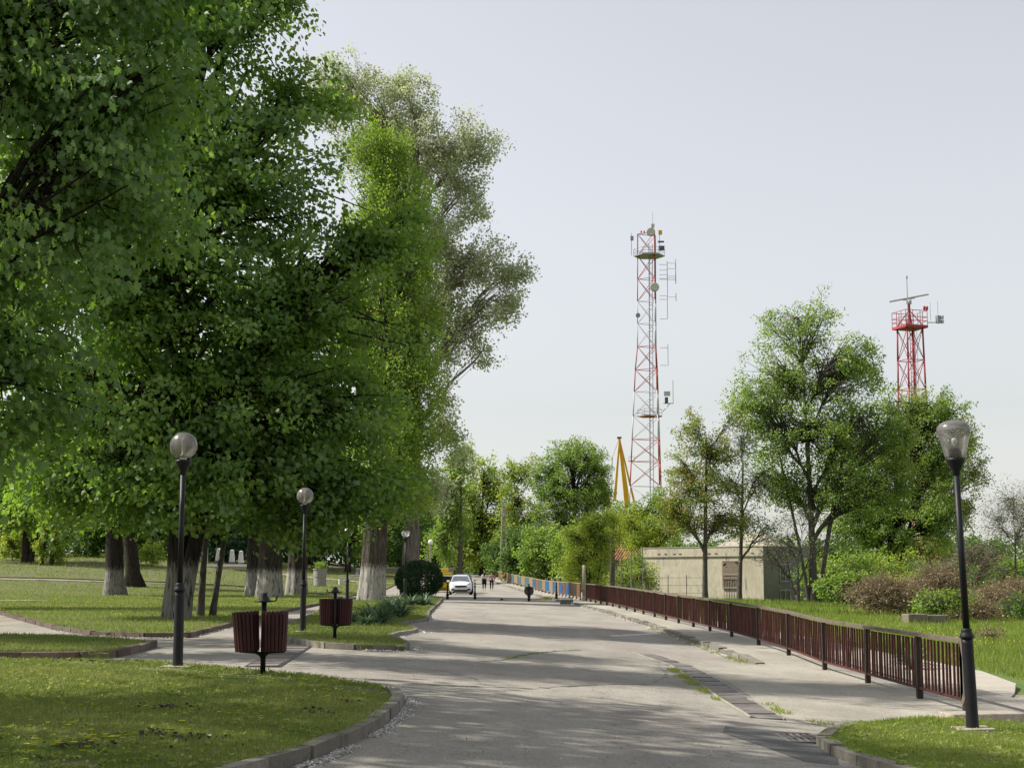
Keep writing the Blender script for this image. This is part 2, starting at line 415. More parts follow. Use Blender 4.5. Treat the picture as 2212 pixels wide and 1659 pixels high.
# ------------------------------------------------------------------ numpy mesh from a leaf template
KITE = (np.array([(0, 0, 0), (.44, .5, .07), (0, 1, -.03), (-.44, .5, .07)]),)
MAPLE = (np.array([(0, 0, 0), (.40, -.02, -.10), (.30, .20, -.02), (.62, .46, -.16), (.24, .44, .0), (.26, .72, -.08), (0, 1, -.16), (-.26, .72, -.08), (-.24, .44, .0), (-.62, .46, -.16), (-.30, .20, -.02), (-.40, -.02, -.10)]),)
MAPLE6 = (np.array([(0, 0, 0), (.5, .18, -.02), (.34, .52, .05), (0, 1, -.05), (-.34, .52, .05), (-.5, .18, -.02)]),)
TRI = (np.array([(-.5, .25, .05), (.42, .1, .05), (.1, 1, -.05)]),)
MAPLE5 = (np.array([(0, 0, .02), (.56, .22, -.05), (.30, .62, .02), (0, 1, -.06), (-.56, .30, -.02)]),)
BLADE = (np.array([(-.5, 0, 0), (.5, 0, 0), (0, 1, 0)]),)

def unit(a): return a / np.maximum(1e-9, np.linalg.norm(a, axis=-1, keepdims=True))

def scatter_mesh(name, pos, axis, nrm, L, W, tmpl, lv):
    T = tmpl[0]; k = len(T); n = len(pos)
    axis = unit(axis); side = unit(np.cross(nrm, axis)); nn = np.cross(axis, side)
    L = np.broadcast_to(np.asarray(L, float).reshape(-1, 1, 1), (n, 1, 1)); W = np.broadcast_to(np.asarray(W, float).reshape(-1, 1, 1), (n, 1, 1))
    V = pos[:, None, :] + T[None, :, 0:1] * W * side[:, None, :] + T[None, :, 1:2] * L * axis[:, None, :] + T[None, :, 2:3] * L * nn[:, None, :]
    me = bpy.data.meshes.new(name)
    me.vertices.add(n * k); me.vertices.foreach_set('co', V.reshape(-1).astype(np.float32))
    me.loops.add(n * k); me.loops.foreach_set('vertex_index', np.arange(n * k, dtype=np.int32))
    me.polygons.add(n); me.polygons.foreach_set('loop_start', np.arange(0, n * k, k, dtype=np.int32))
    me.update(calc_edges=True)
    at = me.attributes.new('lv', 'FLOAT', 'FACE'); at.data.foreach_set('value', np.clip(lv, 0, 1).astype(np.float32))
    return me

def noise3(p, f, ph):
    return (np.sin(p[:, 0] * f + ph) * np.sin(p[:, 1] * f * 1.1 + ph * 2.1) + np.sin(p[:, 2] * f * .9 + ph * 3.3) * np.sin((p[:, 0] + p[:, 1]) * f * .7 + ph)) * .5

def replant(src, label, x, y, rz, sc=1.0):
    o = dup(src); o.location = (x, y, gz(x, y)); o.rotation_euler = (0, 0, rz); o.scale = (sc, sc, sc); o['label'] = label
    return o
def trunk_mesh(mb, pts, rad, n=20, flute=0, k=9, flare=0, seed=0):
    """fluted trunk with root flare"""
    rg = random.Random(seed); ph = [rg.random() * 6.3 for _ in range(4)]
    ring = []; up = Vector((1, 0, 0)); pts = [Vector(p) for p in pts]
    for i, p in enumerate(pts):
        t = (pts[min(i + 1, len(pts) - 1)] - pts[max(i - 1, 0)]).normalized()
        u = (up - t * up.dot(t)).normalized(); v = t.cross(u)
        zz = p.z - pts[0].z
        for j in range(n):
            a = 2 * PI * j / n
            r = rad[i] * (1 + flute * (.6 * math.cos(k * a + ph[0] + zz * .15) + .4 * math.cos((k * 2 + 1) * a + ph[1] - zz * .2) + .5 * math.cos(3 * a + ph[2])))
            r *= 1 + flare * math.exp(-zz / .35) * (.6 + .6 * math.cos(5 * a + ph[3]))
            ring.append(p + (u * math.cos(a) + v * math.sin(a)) * r)
    fs = []
    for i in range(len(pts) - 1):
        for j in range(n):
            j2 = (j + 1) % n; fs.append((i * n + j, i * n + j2, (i + 1) * n + j2, (i + 1) * n + j))
    mb.add(ring, fs)

def bez(a, c, b, n): return [a * (1 - t) ** 2 + c * 2 * t * (1 - t) + b * t * t for t in [i / n for i in range(n + 1)]]

def tree(name, label, base, blobs, trunk, bark, leaf, nclus, per, size, spread=(.5, .5, .3), droop=.3, upn=.5, tmpl=KITE, wide=1.0,
         gap=-.25, seed=1, twigs=0, twl=.8, group=None, cat='tree', flute=0, flare=.25, brank=None, trunks=None, zoff=0, brad=1.0, shell=.5, upright=0, tsides=16, face=.6, flut=.38):
    """trunk = (height, radius, lean_x, lean_y); blobs = crown lobes (dx, dy, z, rx, ry, rz); nclus leaf sprays, per leaves each"""
    rng = np.random.default_rng(seed); rg = random.Random(seed)
    if tmpl is KITE and (base[1] > 125 or name == 'old_tree'): tmpl = TRI; size = size * 1.15
    x, y = base; z0 = gz(x, y) + zoff
    root = thing(name, label, cat, (x, y, z0), 0, group)
    H, r0, lx, ly = trunk
    tp = []; tr = []
    K = 12
    for i in range(K + 1):
        t = i / K; wob = .06 * H * .12
        tp.append(Vector((lx * t ** 1.3 + wob * math.sin(3.1 * t + seed), ly * t + wob * math.sin(2.3 * t + seed * 2), -.25 + (H + .25) * t)))
        tr.append(r0 * (1 - .72 * t ** .9))
    mb = MB(); trunk_mesh(mb, tp, tr, tsides, flute, 9, flare, seed)
    for (dx, dy, h2, r2, l2x, l2y) in (trunks or []):
        q = []; rr = []
        for i in range(9):
            t = i / 8; q.append(Vector((dx + l2x * t ** 1.2, dy + l2y * t, -.2 + (h2 + .2) * t))); rr.append(r2 * (1 - .6 * t))
        trunk_mesh(mb, q, rr, max(8, tsides - 4), flute, 7, flare, seed + 5)
    mb.build('trunk', bark, root, smooth=True)
    br = MB(); C = []; O = []; N = []
    vol = [b[3] * b[4] + b[3] * b[5] + b[4] * b[5] for b in blobs]; tv = sum(vol)
    for bi, (dx, dy, bz, rx, ry, rz) in enumerate(blobs):
        hd = math.hypot(dx, dy)
        az = max(.28 * H if H > 4 else .1 * H, min(H * .97, bz - hd * (1.1 if not upright else 2.2) - rz * (.3 if not upright else 1.2)))
        t = min(1, max(0, az / H)); i = min(K - 1, int(t * K)); f = t * K - i
        a = tp[i].lerp(tp[i + 1], f); ra = tr[i] * (1 - f) + tr[i + 1] * f
        b = Vector((dx, dy, bz + rz * .3)); c = a.lerp(b, .45) + Vector((0, 0, .18 * (b - a).length * (1 if b.z > a.z - .5 else .6)))
        lim = bez(a, c, b, 7); rl = min(ra * .62, (.05 + .035 * (b - a).length) * brad)
        lim = [p + Vector((rg.gauss(0, .05), rg.gauss(0, .05), rg.gauss(0, .04))) * (b - a).length * .25 * (1 if 0 < q < 7 else 0) for q, p in enumerate(lim)]
        br.tube(lim, [rl * (1 - .75 * q / 7) for q in range(8)], 6, False)
        n = max(4, int(nclus * vol[bi] / tv))
        P = unit(rng.normal(size=(n * 3, 3))) * (rng.random((n * 3, 1)) ** shell)
        P = P * (1 + .45 * rng.random((n * 3, 1)) ** 5) * np.array([rx, ry, rz]) + np.array([dx, dy, bz])
        P = P[noise3(P, 2.6 / max(.6, (rx + rz) * .5), seed + bi) > gap][:n]
        P = P[P[:, 2] > .15]
        for p in P:
            p = Vector(p); q = rg.randint(2, 7); s = lim[q]
            if upright: m = s.lerp(p, .5) - Vector((0, 0, .25 * (p - s).length)) * -0 + Vector((rg.gauss(0, .1), rg.gauss(0, .1), 0)); s = s - Vector((0, 0, min(.6 * rz, max(0, s.z - .4 * H))))
            else: m = s.lerp(p, .5) + Vector((rg.gauss(0, .08), rg.gauss(0, .08), .12)) * (p - s).length
            rb = (.012 + .011 * (p - s).length) * brad
            br.tube(bez(s, m, p, 2), [rb, rb * .65, rb * .2], 3, False)
            for _ in range(twigs):
                d = Vector((rg.gauss(0, 1), rg.gauss(0, 1), rg.gauss(.35, .8))).normalized() * twl * rg.uniform(.5, 1.1)
                s2 = s.lerp(p, rg.uniform(.5, 1)); e = s2 + d; md = s2.lerp(e, .5) + Vector((rg.gauss(0, .12), rg.gauss(0, .12), rg.gauss(0, .1))) * twl
                br.tube([s2, md, e] if twl < 1 and twigs < 4 else [s2, e], [rb * .35 + .004, rb * .25 + .003, .002] if twl < 1 and twigs < 4 else [rb * .35 + .004, .002], 3, False)
        C.append(P); O.append(np.tile([dx * .6, dy * .6, bz - rz * .5], (len(P), 1)))
    br.build('branches', brank or bark, root, smooth=True)
    C = np.concatenate(C); O = np.concatenate(O)
    if per > 0:
        n = len(C) * per
        cc = np.repeat(C, per, 0); oo = np.repeat(O, per, 0)
        sp = np.array(spread); nc = len(C)
        # every spray has its own direction, plane and droop: leaves overlap along it
        od = unit(C - O); od[:, 2] *= .35
        if upright: od = od * .35 + np.array([0, 0, 1.])
        od = unit(od + rng.normal(size=(nc, 3)) * .45)
        cn = unit(rng.normal(size=(nc, 3)) * .55 + np.array([0, 0, upn]) + unit(C - O) * face)
        D_ = np.repeat(od, per, 0); CN = np.repeat(cn, per, 0)
        u = rng.uniform(-.8, 1.25, n)[:, None]
        pos = cc + D_ * u * sp[0] * 1.35 + np.clip(rng.normal(size=(n, 3)), -1.7, 1.7) * sp * np.array([.62, .62, .7])
        pos[:, 2] -= np.maximum(0, u[:, 0]) ** 2 * sp[0] * .55 * max(0., droop)
        pos[:, 2] = np.maximum(pos[:, 2], .08)
        ax = D_ * .6 + rng.normal(size=(n, 3)) * .5 + np.array([0, 0, -droop])
        nr = CN + rng.normal(size=(n, 3)) * flut
        lc = np.repeat(rng.normal(.45, .22, len(C)), per)
        lv = lc + rng.normal(0, .2, n)
        sz = size * rng.uniform(.65, 1.2, n)
        me = scatter_mesh('crown', pos, ax, nr, sz, sz * wide, tmpl, lv)
        link('crown', me, leaf, root)
    return root

# ================================================================== the setting: ground, road, paths, lawns
def grid_sheet(name, xs, ys, off, m):
    X, Y = np.meshgrid(xs, ys); Z = g(X, Y) + off
    V = np.stack([X, Y, Z], -1).reshape(-1, 3); nx = len(xs); ny = len(ys)
    F = [(j * nx + i, j * nx + i + 1, (j + 1) * nx + i + 1, (j + 1) * nx + i) for j in range(ny - 1) for i in range(nx - 1)]
    me = bpy.data.meshes.new(name); me.from_pydata(V.tolist(), [], F); me.polygons.foreach_set('use_smooth', [True] * len(F)); me.update()
    return tag(link(name, me, m), kind='structure')

def sheet(name, poly, m, zf, step=1.0, skirt=0):
    """a polygon draped over the terrain; zf(x,y) gives its height"""
    bm = bmesh.new()
    bm.faces.new([bm.verts.new((x, y, 0)) for x, y in poly])
    xs = [p[0] for p in poly]; ys = [p[1] for p in poly]
    def cut(lo, hi, ax):
        v = math.ceil(lo / step) * step
        while v < hi:
            if lo + 1e-4 < v:
                co = (v, 0, 0) if ax == 0 else (0, v, 0); no = (1, 0, 0) if ax == 0 else (0, 1, 0)
                bmesh.ops.bisect_plane(bm, geom=bm.verts[:] + bm.edges[:] + bm.faces[:], plane_co=co, plane_no=no, dist=1e-5)
            v += step
    cut(min(xs), max(xs), 0); cut(min(ys), max(ys), 1)
    if skirt:
        ed = [e for e in bm.edges if e.is_boundary]
        r = bmesh.ops.extrude_edge_only(bm, edges=ed)
        low = {v for v in r['geom'] if isinstance(v, bmesh.types.BMVert)}
    else: low = set()
    for v in bm.verts: v.co.z = zf(v.co.x, v.co.y) - (skirt if v in low else 0)
    bmesh.ops.recalc_face_normals(bm, faces=bm.faces)
    me = bpy.data.meshes.new(name); bm.to_mesh(me); bm.free()
    if not skirt and me.polygons and me.polygons[0].normal.z < 0: me.flip_normals()
    return tag(link(name, me, m), kind='structure')

def smooth_poly(P, n=3):
    """Chaikin-rounded closed outline"""
    for _ in range(n):
        Q = []
        for i in range(len(P)):
            a, b = P[i], P[(i + 1) % len(P)]
            Q += [(a[0] * .75 + b[0] * .25, a[1] * .75 + b[1] * .25), (a[0] * .25 + b[0] * .75, a[1] * .25 + b[1] * .75)]
        P = Q
    return P

ax = np.concatenate([np.array([-1500, -700, -350, -200, -130, -90]), np.arange(-64, 66, 2.), np.array([80, 110, 160, 250, 400, 800, 1500])])
ay = np.concatenate([np.array([-300, -120, -50]), np.arange(-20, 272, 2.), np.array([290, 330, 400, 550, 800, 1300, 2500])])
grid_sheet('ground', ax, ay, -.07, m_field)
grid_sheet('road', np.arange(-14, 9, 1.), np.arange(-12, 264, 1.), 0, m_road)
grid_sheet('path', np.arange(-62, -2, 1.), np.arange(2, 136, 1.), -.006, m_path)

LAWN_NEAR = [(-2.9, 7), (-2.35, 9.3), (-1.95, 10.86), (-1.74, 11.6), (-1.57, 12.46), (-1.44, 13.63), (-1.31, 14.89), (-1.27, 16.69), (-1.29, 17.97), (-1.42, 18.6), (-1.64, 19.21), (-2.45, 20.24), (-3.02, 20.83), (-3.59, 21.27), (-4.44, 22.33), (-5.43, 23.42), (-6.84, 23.94), (-8.09, 24.49), (-15, 25.3), (-15, 5), (-4, 5)]
LAWN_WEDGE = [(-11.42, 34.5), (-10.02, 33.95), (-8.4, 32.4), (-6.96, 30.12), (-6.74, 25.76), (-8.41, 25.45), (-20, 26.2), (-20, 38)]
LAWN_MID = [(-34, 88), (-18.73, 56.48), (-14.6, 46.58), (-11.37, 38.91), (-9.86, 35.95), (-8.32, 34.5), (-7.24, 34.5), (-7.55, 39.6), (-8.16, 49.85), (-8.83, 63.2), (-9.4, 77), (-10.6, 96), (-16.1, 115), (-19.9, 121), (-25.6, 120.7), (-30.6, 118.4), (-39.1, 117.6), (-61, 117), (-61, 92)]
ISLAND = [(-5.14, 33.95), (-4.3, 31.2), (-3.7, 29.73), (-2.84, 29.09), (-2.03, 29.37), (-2.12, 31.2), (-2.75, 34.2), (-2.65, 36.4), (-2.38, 38.3), (-2.5, 39.8), (-3.1, 42.2), (-2.95, 45), (-2.62, 47.2), (-2.72, 49.5), (-3.1, 57), (-3.74, 79.88), (-4.26, 94.02), (-5.59, 103), (-7.3, 97), (-8.2, 88), (-8.4, 77), (-7.4, 60), (-6.3, 46), (-5.6, 38)]
LAWN_BACK = [(-11, 104), (-17, 119.5), (-20.4, 124.5), (-26, 124), (-31, 121.8), (-39, 121.2), (-61, 120.4), (-95, 124), (-95, 330), (-15, 330), (-12.4, 200), (-11.6, 150), (-10.8, 125)]
GRASS_CORNER = [(3.3, 16.6), (3.59, 17.42), (3.91, 18.17), (4.5, 19.06), (5.29, 19.9), (5.93, 19.69), (6.43, 19.55), (8.5, 19.2), (10.5, 15), (10, 6), (5, 6), (4.1, 10.5), (3.74, 12.5), (3.51, 13.89), (3.28, 14.77), (3.22, 15.78)]
LZ = .09
lz = lambda x, y: gz(x, y) + LZ
for nm, P in (('lawn', LAWN_NEAR), ('lawn', LAWN_WEDGE), ('lawn', LAWN_MID), ('lawn', ISLAND), ('lawn', LAWN_BACK), ('lawn', GRASS_CORNER)):
    st = 4. if P is LAWN_BACK else 1.0
    sheet(nm, P, m_soil, lz, st, skirt=.12)
# small side paths laid into the lawns
sheet('side_path', [(-44, 78), (-25, 79.2), (-24.2, 80.5), (-25, 82), (-44, 83)], m_path, lambda x, y: gz(x, y) + LZ + .03, 1.)
sheet('side_path', [(-24, 150), (-14, 152), (-12, 154), (-12, 157), (-24, 154)], m_path, lambda x, y: gz(x, y) + LZ + .05, 1.)
sheet('side_path', [(-64, 121.5), (-43, 123), (-58, 150), (-70, 150)], m_path, lambda x, y: gz(x, y) + LZ + .05, 1.)

KERB_R = [(5.27, 33.0), (5.19, 35.9), (5.11, 41.3), (5.02, 47.7), (4.78, 56), (4.2, 68), (3.52, 81.5), (2.9, 91.4), (2.55, 98), (1.75, 121), (.4, 145), (-1.4, 165), (-4, 190), (-8, 225)]
def fx(y): return 6.4 - 2.1 * max(0, (y - 46) / 44) if y < 93 else float(np.interp(y, [93, 117.6, 141.8, 177.8, 230], [4.16, 3.32, 1.87, -1.55, -7]))
WALK = [(3.5, 19.65), (3.55, 22.6), (3.68, 26.2), (3.78, 30.6), (4.5, 31.7)] + KERB_R[:-1] + [(fx(y) + .35, y) for y in (188, 170, 150, 130, 110, 93, 80, 64, 46, 33)] + [(6.75, 21.2), (6.05, 19.75), (5.3, 19.95), (4.5, 19.15), (3.98, 18.4)]
sheet('walkway', WALK, m_walk, wz, 1.0, skirt=.1)
sheet('concrete_strip', [(6.95, 22.3), (8.4, 26.0), (9.15, 28.2), (9.75, 32.2), (9.2, 46), (8.2, 60), (6.4, 62), (6.9, 46), (6.95, 33)], m_strip, lambda x, y: gz(x, y) - .02 if x < 8.8 else gz(x, y) + .02, 1.0, skirt=.14)
sheet('gravel_path', [(6.1, 19.75), (6.8, 21.2), (7.0, 22.2), (8.4, 25.9), (10.6, 26.8), (9.3, 22.5), (8.6, 19.3)], m_gravel, lambda x, y: gz(x, y) - .03, .5)
sheet('asphalt_patch', [(2.45, 17.9), (3.0, 17.75), (3.5, 17.55), (3.2, 16.4), (3.17, 15.2), (3.05, 14.6), (2.75, 14.75), (2.55, 15.9), (2.3, 17.0)], m_patch, lambda x, y: gz(x, y) + .005, .5)
sheet('painted_line', [(2.85, 44.2), (4.75, 48.6), (4.75, 49.4), (2.85, 45.0)], m_line, lambda x, y: gz(x, y) + .005, .5)

# kerb stones, one by one
def unit_stone():
    mb = MB().box((0, 0, 0), (1, 1, 1)); me = mb.mesh('kerb_stone')
    return me
ST = {}
def kerb(path, m, label, length=1.0, width=.13, top=.105, depth=.22, gap=.012, jit=.006, zf=gz, closed=False):
    root = bpy.data.objects.new('kerb', None); COL.objects.link(root); root.empty_display_size = .2
    tag(root, label, kind='structure')
    if m not in ST:
        me = unit_stone(); me.materials.append(m); ST[m] = me
    rg = random.Random(len(path) * 7 + int(path[0][1] * 10))
    pts = [Vector((x, y, 0)) for x, y in path]
    if closed: pts.append(pts[0])
    segs = []; acc = [0]
    for a, b in zip(pts, pts[1:]): acc.append(acc[-1] + (b - a).length)
    def at(s):
        for i in range(len(acc) - 1):
            if s <= acc[i + 1] + 1e-9:
                t = (s - acc[i]) / max(1e-9, acc[i + 1] - acc[i]); return pts[i].lerp(pts[i + 1], t)
        return pts[-1]
    s = 0
    while s < acc[-1] - .15:
        ln = length if s < 60 else length * 2
        e = min(acc[-1], s + ln * rg.uniform(.92, 1.05)); a, b = at(s), at(e)
        d = b - a; c = (a + b) / 2
        za, zb = zf(a.x, a.y), zf(b.x, b.y)
        o = bpy.data.objects.new('kerb_stone', ST[m]); COL.objects.link(o); o.parent = root
        o.location = (c.x + rg.gauss(0, jit), c.y + rg.gauss(0, jit), (za + zb) / 2 + top - depth / 2 + rg.gauss(0, jit))
        o.rotation_euler = (rg.gauss(0, .015), -math.atan2(zb - za, max(.05, d.length)) + rg.gauss(0, .006), math.atan2(d.y, d.x))
        o.scale = (d.length - gap, width, depth)
        s = e
    return root

kerb(LAWN_NEAR[0:10], m_kerb, 'curved grey kerb along the dandelion lawn', .9, top=.115)
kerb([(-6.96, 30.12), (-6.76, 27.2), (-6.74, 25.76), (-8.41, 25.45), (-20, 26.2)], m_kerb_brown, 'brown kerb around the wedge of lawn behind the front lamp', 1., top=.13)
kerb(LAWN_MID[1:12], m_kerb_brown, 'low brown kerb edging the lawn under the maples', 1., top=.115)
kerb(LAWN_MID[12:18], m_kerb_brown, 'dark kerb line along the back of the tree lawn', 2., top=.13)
kerb(ISLAND[0:18] , m_kerb, 'scalloped kerb around the planted island with yuccas', .8, top=.11)
kerb(ISLAND[18:] + [ISLAND[0]], m_kerb, 'kerb on the path side of the planted island', 1., top=.11)
kerb([(3.91, 18.17), (3.59, 17.42), (3.3, 16.6), (3.22, 15.78), (3.28, 14.77), (3.51, 13.89), (3.74, 12.5), (4.1, 10.5)], m_kerb, 'pale kerb around the right hand grass corner', .9, top=.11, width=.15)
kerb(KERB_R, m_kerb, 'worn concrete kerb beside the railing walkway', 1.0, width=.2, top=.118, jit=.012, zf=lambda x, y: gz(x, y) - .1 + .1 * float(ss(31.5, 35.5, y)))

# drain channels with separate cover plates
def channel(path, width, label, n, m=m_steel):
    root = bpy.data.objects.new('drain_channel', None); COL.objects.link(root); tag(root, label, kind='structure'); root.empty_display_size = .2
    P = [Vector((x, y, 0)) for x, y in path]; acc = [0]
    for a, b in zip(P, P[1:]): acc.append(acc[-1] + (b - a).length)
    def at(s):
        s = min(max(s, 0), acc[-1])
        for i in range(len(P) - 1):
            if s <= acc[i + 1]: return P[i].lerp(P[i + 1], (s - acc[i]) / (acc[i + 1] - acc[i]))
        return P[-1]
    me = MB().box((0, 0, 0), (1, 1, 1)).mesh('cover_plate'); me.materials.append(m)
    rg = random.Random(n); st = acc[-1] / n
    for i in range(n):
        a, b = at(i * st), at((i + 1) * st); c = (a + b) / 2; d = b - a
        o = bpy.data.objects.new('cover_plate', me); COL.objects.link(o); o.parent = root
        o.location = (c.x + rg.gauss(0, .006), c.y, gz(c.x, c.y) + .004 + rg.gauss(0, .004))
        o.rotation_euler = (rg.gauss(0, .012), -math.atan2(gz(b.x, b.y) - gz(a.x, a.y), d.length) + rg.gauss(0, .008), math.atan2(d.y, d.x))
        o.scale = (d.length - .03, width - .04, .03)
    for s in (-1, 1):
        mb = MB(); q = []
        for i in range(n + 1):
            a = at(i * st); d = (at(i * st + .1) - at(i * st - .1)).normalized(); nn = Vector((-d.y, d.x, 0)) * s * width / 2
            p = a + nn; q.append((p.x, p.y, gz(p.x, p.y) + .008))
        mb.tube(q, .022, 4); mb.build('edge_angle', m_kerb, root)
    sh = MB(); 
    L = []
    for i in range(n + 1):
        a = at(i * st); d = (at(i * st + .1) - at(i * st - .1)).normalized(); nn = Vector((-d.y, d.x, 0)) * width / 2
        for q in (a + nn, a - nn): L.append((q.x, q.y, gz(q.x, q.y) + .004))
    sh.add(L, [(2 * i, 2 * i + 1, 2 * i + 3, 2 * i + 2) for i in range(n)]).build('channel_bed', m_crack, root)
channel([(2.95, 35.1), (3.36, 30.9), (3.32, 26.3), (3.2, 22.5), (3.18, 19.35)], .42, 'rusty drain channel with loose cover plates beside the concrete apron', 30)
channel([(-3.78, 23.5), (-4.32, 32.7)], .5, 'drain channel of grey plates crossing the side path behind the bin', 16, m_steel)

# storm drain
sx, sy = 3.13, 17.0
dr = thing('storm_drain', 'small cast drain grate with ten slots in the dark asphalt patch', 'drain', (sx, sy, gz(sx, sy) + .009))
MB().box((0, 0, 0), (.36, .86, .006)).build('pit_shade_sheet', m_crack, dr)  # flat dark sheet: the shade inside the slots is put into its colour
for yy in (-.42, 0, .42): MB().box((0, yy, .006), (.40, .1, .012)).build('frame', m_steel, dr)
for k in range(6):
    MB().box((-.18 + k * .072, 0, .0065), (.034, .76, .010)).build('grate_bar', m_steel, dr)

# cracks in the asphalt and plants in them
def crack(path, wd, seed):
    rg = random.Random(seed); V = []; F = []
    pts = []
    for a, b in zip(path, path[1:]):
        n = max(2, int(math.dist(a, b) / .12))
        for i in range(n): t = i / n; pts.append((a[0] * (1 - t) + b[0] * t + rg.gauss(0, .022), a[1] * (1 - t) + b[1] * t + rg.gauss(0, .04)))
    for i, p in enumerate(pts):
        wv = wd * rg.uniform(.25, 1.3) * math.sin(PI * (i + .5) / len(pts)) ** .4
        for s in (-1, 1): V.append((p[0], p[1] + s * wv, gz(p[0], p[1] + s * wv) + .005))
    F = [(2 * i, 2 * i + 2, 2 * i + 3, 2 * i + 1) for i in range(len(pts) - 1)]
    tag(MB().add(V, F).build('road_crack', m_crack), kind='structure')
crack([(-.62, 27.2), (-.2, 28.2), (.15, 30.2), (.45, 31.6), (.9, 33.2), (1.6, 34.8)], .12, 1)
crack([(-1.9, 21.3), (-.8, 21.0), (.3, 21.6), (1.4, 23.6), (2.3, 24.6)], .045, 2)
crack([(2.2, 24.6), (2.7, 27), (2.9, 31)], .035, 3)
crack([(3.5, 19.3), (3.9, 18.6), (4.3, 18.9), (4.7, 19.35), (5.2, 19.85)], .06, 4)
crack([(-1.2, 24.4), (-.6, 23.0), (-.4, 21.8)], .03, 5)

# ------------------------------------------------------------------ grass, flowers, fluff (uncountable: one object each)
def inpoly(x, y, P):
    c = np.zeros(len(x), bool); n = len(P); j = n - 1
    for i in range(n):
        xi, yi = P[i]; xj, yj = P[j]
        t = ((yi > y) != (yj > y)) & (x < (xj - xi) * (y - yi) / (yj - yi + 1e-12) + xi)
        c ^= t; j = i
    return c
def sample(P, n, rng, ymin, ymax, pw=1.6, xlim=None):
    xs = [p[0] for p in P]; x0, x1 = min(xs), max(xs)
    if xlim: x0, x1 = max(x0, xlim[0]), min(x1, xlim[1])
    X = []; Y = []; k = 0
    while k < n:
        u = rng.random(n * 2); q = 1 - pw
        y = (ymin ** q + u * (ymax ** q - ymin ** q)) ** (1 / q)
        x = rng.uniform(x0, x1, n * 2)
        ok = inpoly(x, y, P) & (np.abs(x) < y * .40 + 1.5)
        X.append(x[ok]); Y.append(y[ok]); k += ok.sum()
        if ok.sum() == 0: break
    return np.concatenate(X)[:n], np.concatenate(Y)[:n]
def grass(label, P, n, ymin, ymax, h, wk, zo, m, seed, bald=None, pw=1.6, clump=.35):
    rng = np.random.default_rng(seed)
    x, y = sample(P, n, rng, ymin, ymax, pw)
    if bald is not None:
        p = np.stack([x, y, x * 0], 1); nz = noise3(p, 1.9, seed) + .6 * noise3(p, 5.1, seed + 3)
        k = nz > bald - rng.random(len(x)) * .25; x, y = x[k], y[k]
    n = len(x)
    z = g(x, y) + zo
    p2 = np.stack([x, y, x * 0], 1)
    tone = .44 + .26 * noise3(p2, .7, seed) + .2 * noise3(p2, 2.1, seed + 1) + .14 * noise3(p2, 6.3, seed + 4)
    hh = h * rng.uniform(.45, 1.25, n) * (1 + clump * noise3(p2, 2.3, seed + 2)) * (1 + y * .004)
    ax = np.stack([rng.normal(0, .42, n), rng.normal(0, .42, n), np.ones(n)], 1)
    nr = np.stack([rng.normal(0, .6, n), -np.ones(n), rng.normal(.2, .3, n)], 1)
    me = scatter_mesh('grass', np.stack([x, y, z], 1), ax, nr, hh, wk * (1 + y * .075) * rng.uniform(.7, 1.3, n), BLADE, tone + rng.normal(0, .2, n))
    return tag(link('grass', me, m), label, 'grass', kind='stuff')
grass('short green lawn grass around the front dandelions', LAWN_NEAR, 140000, 10, 25.4, .05, .0042, LZ - .005, lf_grass, 11, bald=-.78)
grass('short grass on the wedge of lawn between the side paths', LAWN_WEDGE, 22000, 25.4, 38, .055, .0042, LZ - .005, lf_grass, 12, pw=1.1)
grass('sunlit and shaded lawn grass under the maples', LAWN_MID, 62000, 34.4, 121, .07, .0042, LZ - .005, lf_grassr, 13, pw=1.4)
grass('grass on the planted island around the yuccas', ISLAND, 30000, 29, 100, .065, .0042, LZ - .005, lf_grass, 14)
grass('rough grass on the rising lawn far behind the maples', LAWN_BACK, 26000, 104, 200, .14, .004, LZ - .01, lf_grassr, 15)
grass('bright short grass on the corner around the right lamp', GRASS_CORNER, 50000, 12.5, 20, .05, .0045, LZ - .005, lf_grassr, 16, clump=.6)
FIELD = [(9.6, 26.5), (10.2, 32), (9.5, 46), (8.6, 60), (6.3, 63), (5.3, 90), (4.9, 96), (9, 118), (20, 122), (26, 118), (60, 135), (60, 60), (22, 26), (9.5, 20)]
grass('tall meadow grass on the bank behind the railing', FIELD, 80000, 20, 125, .20, .0052, -.08, lf_grassr, 17, pw=1.5, clump=.9)
VERGE = [(6.9, 46), (8.2, 60), (6.4, 63), (5.3, 90), (4.6, 92), (5.2, 80), (6.1, 62)]
rngw = np.random.default_rng(5)
def weeds(label, path, n, sp, h, m, seed, zo=0):
    rng = np.random.default_rng(seed); i = rng.integers(0, len(path) - 1, n); t = rng.random(n)
    P = np.array(path, float); q = P[i] * (1 - t[:, None]) + P[i + 1] * t[:, None] + rng.normal(0, sp, (n, 2))
    q = q + 0
    k = noise3(np.stack([q[:, 0], q[:, 1], q[:, 0] * 0], 1), 3.3, seed) > -.1; q = q[k]; n = len(q)
    a = np.stack([rng.normal(0, .6, n), rng.normal(0, .6, n), np.ones(n)], 1); nr = np.stack([rng.normal(0, .6, n), -np.ones(n), rng.normal(.2, .3, n)], 1)
    me = scatter_mesh('weeds', np.stack([q[:, 0], q[:, 1], g(q[:, 0], q[:, 1]) + zo], 1), a, nr, h * rng.uniform(.3, 1.3, n), .012 * rng.uniform(.6, 1.4, n), BLADE, rng.normal(.55, .25, n))
    tag(link('weeds', me, m), label, 'weeds', kind='stuff')
weeds('weeds growing along the edge of the rusty drain channel', [(3.05, 29.5), (3.0, 27), (2.95, 24.5), (2.95, 22)], 1500, .06, .06, lf_grassr, 21)
weeds('weeds along the concrete edge by the grass corner', [(3.6, 22), (3.55, 20.5), (3.8, 19), (4.6, 19.3), (5.3, 20)], 900, .05, .06, lf_grassr, 22)
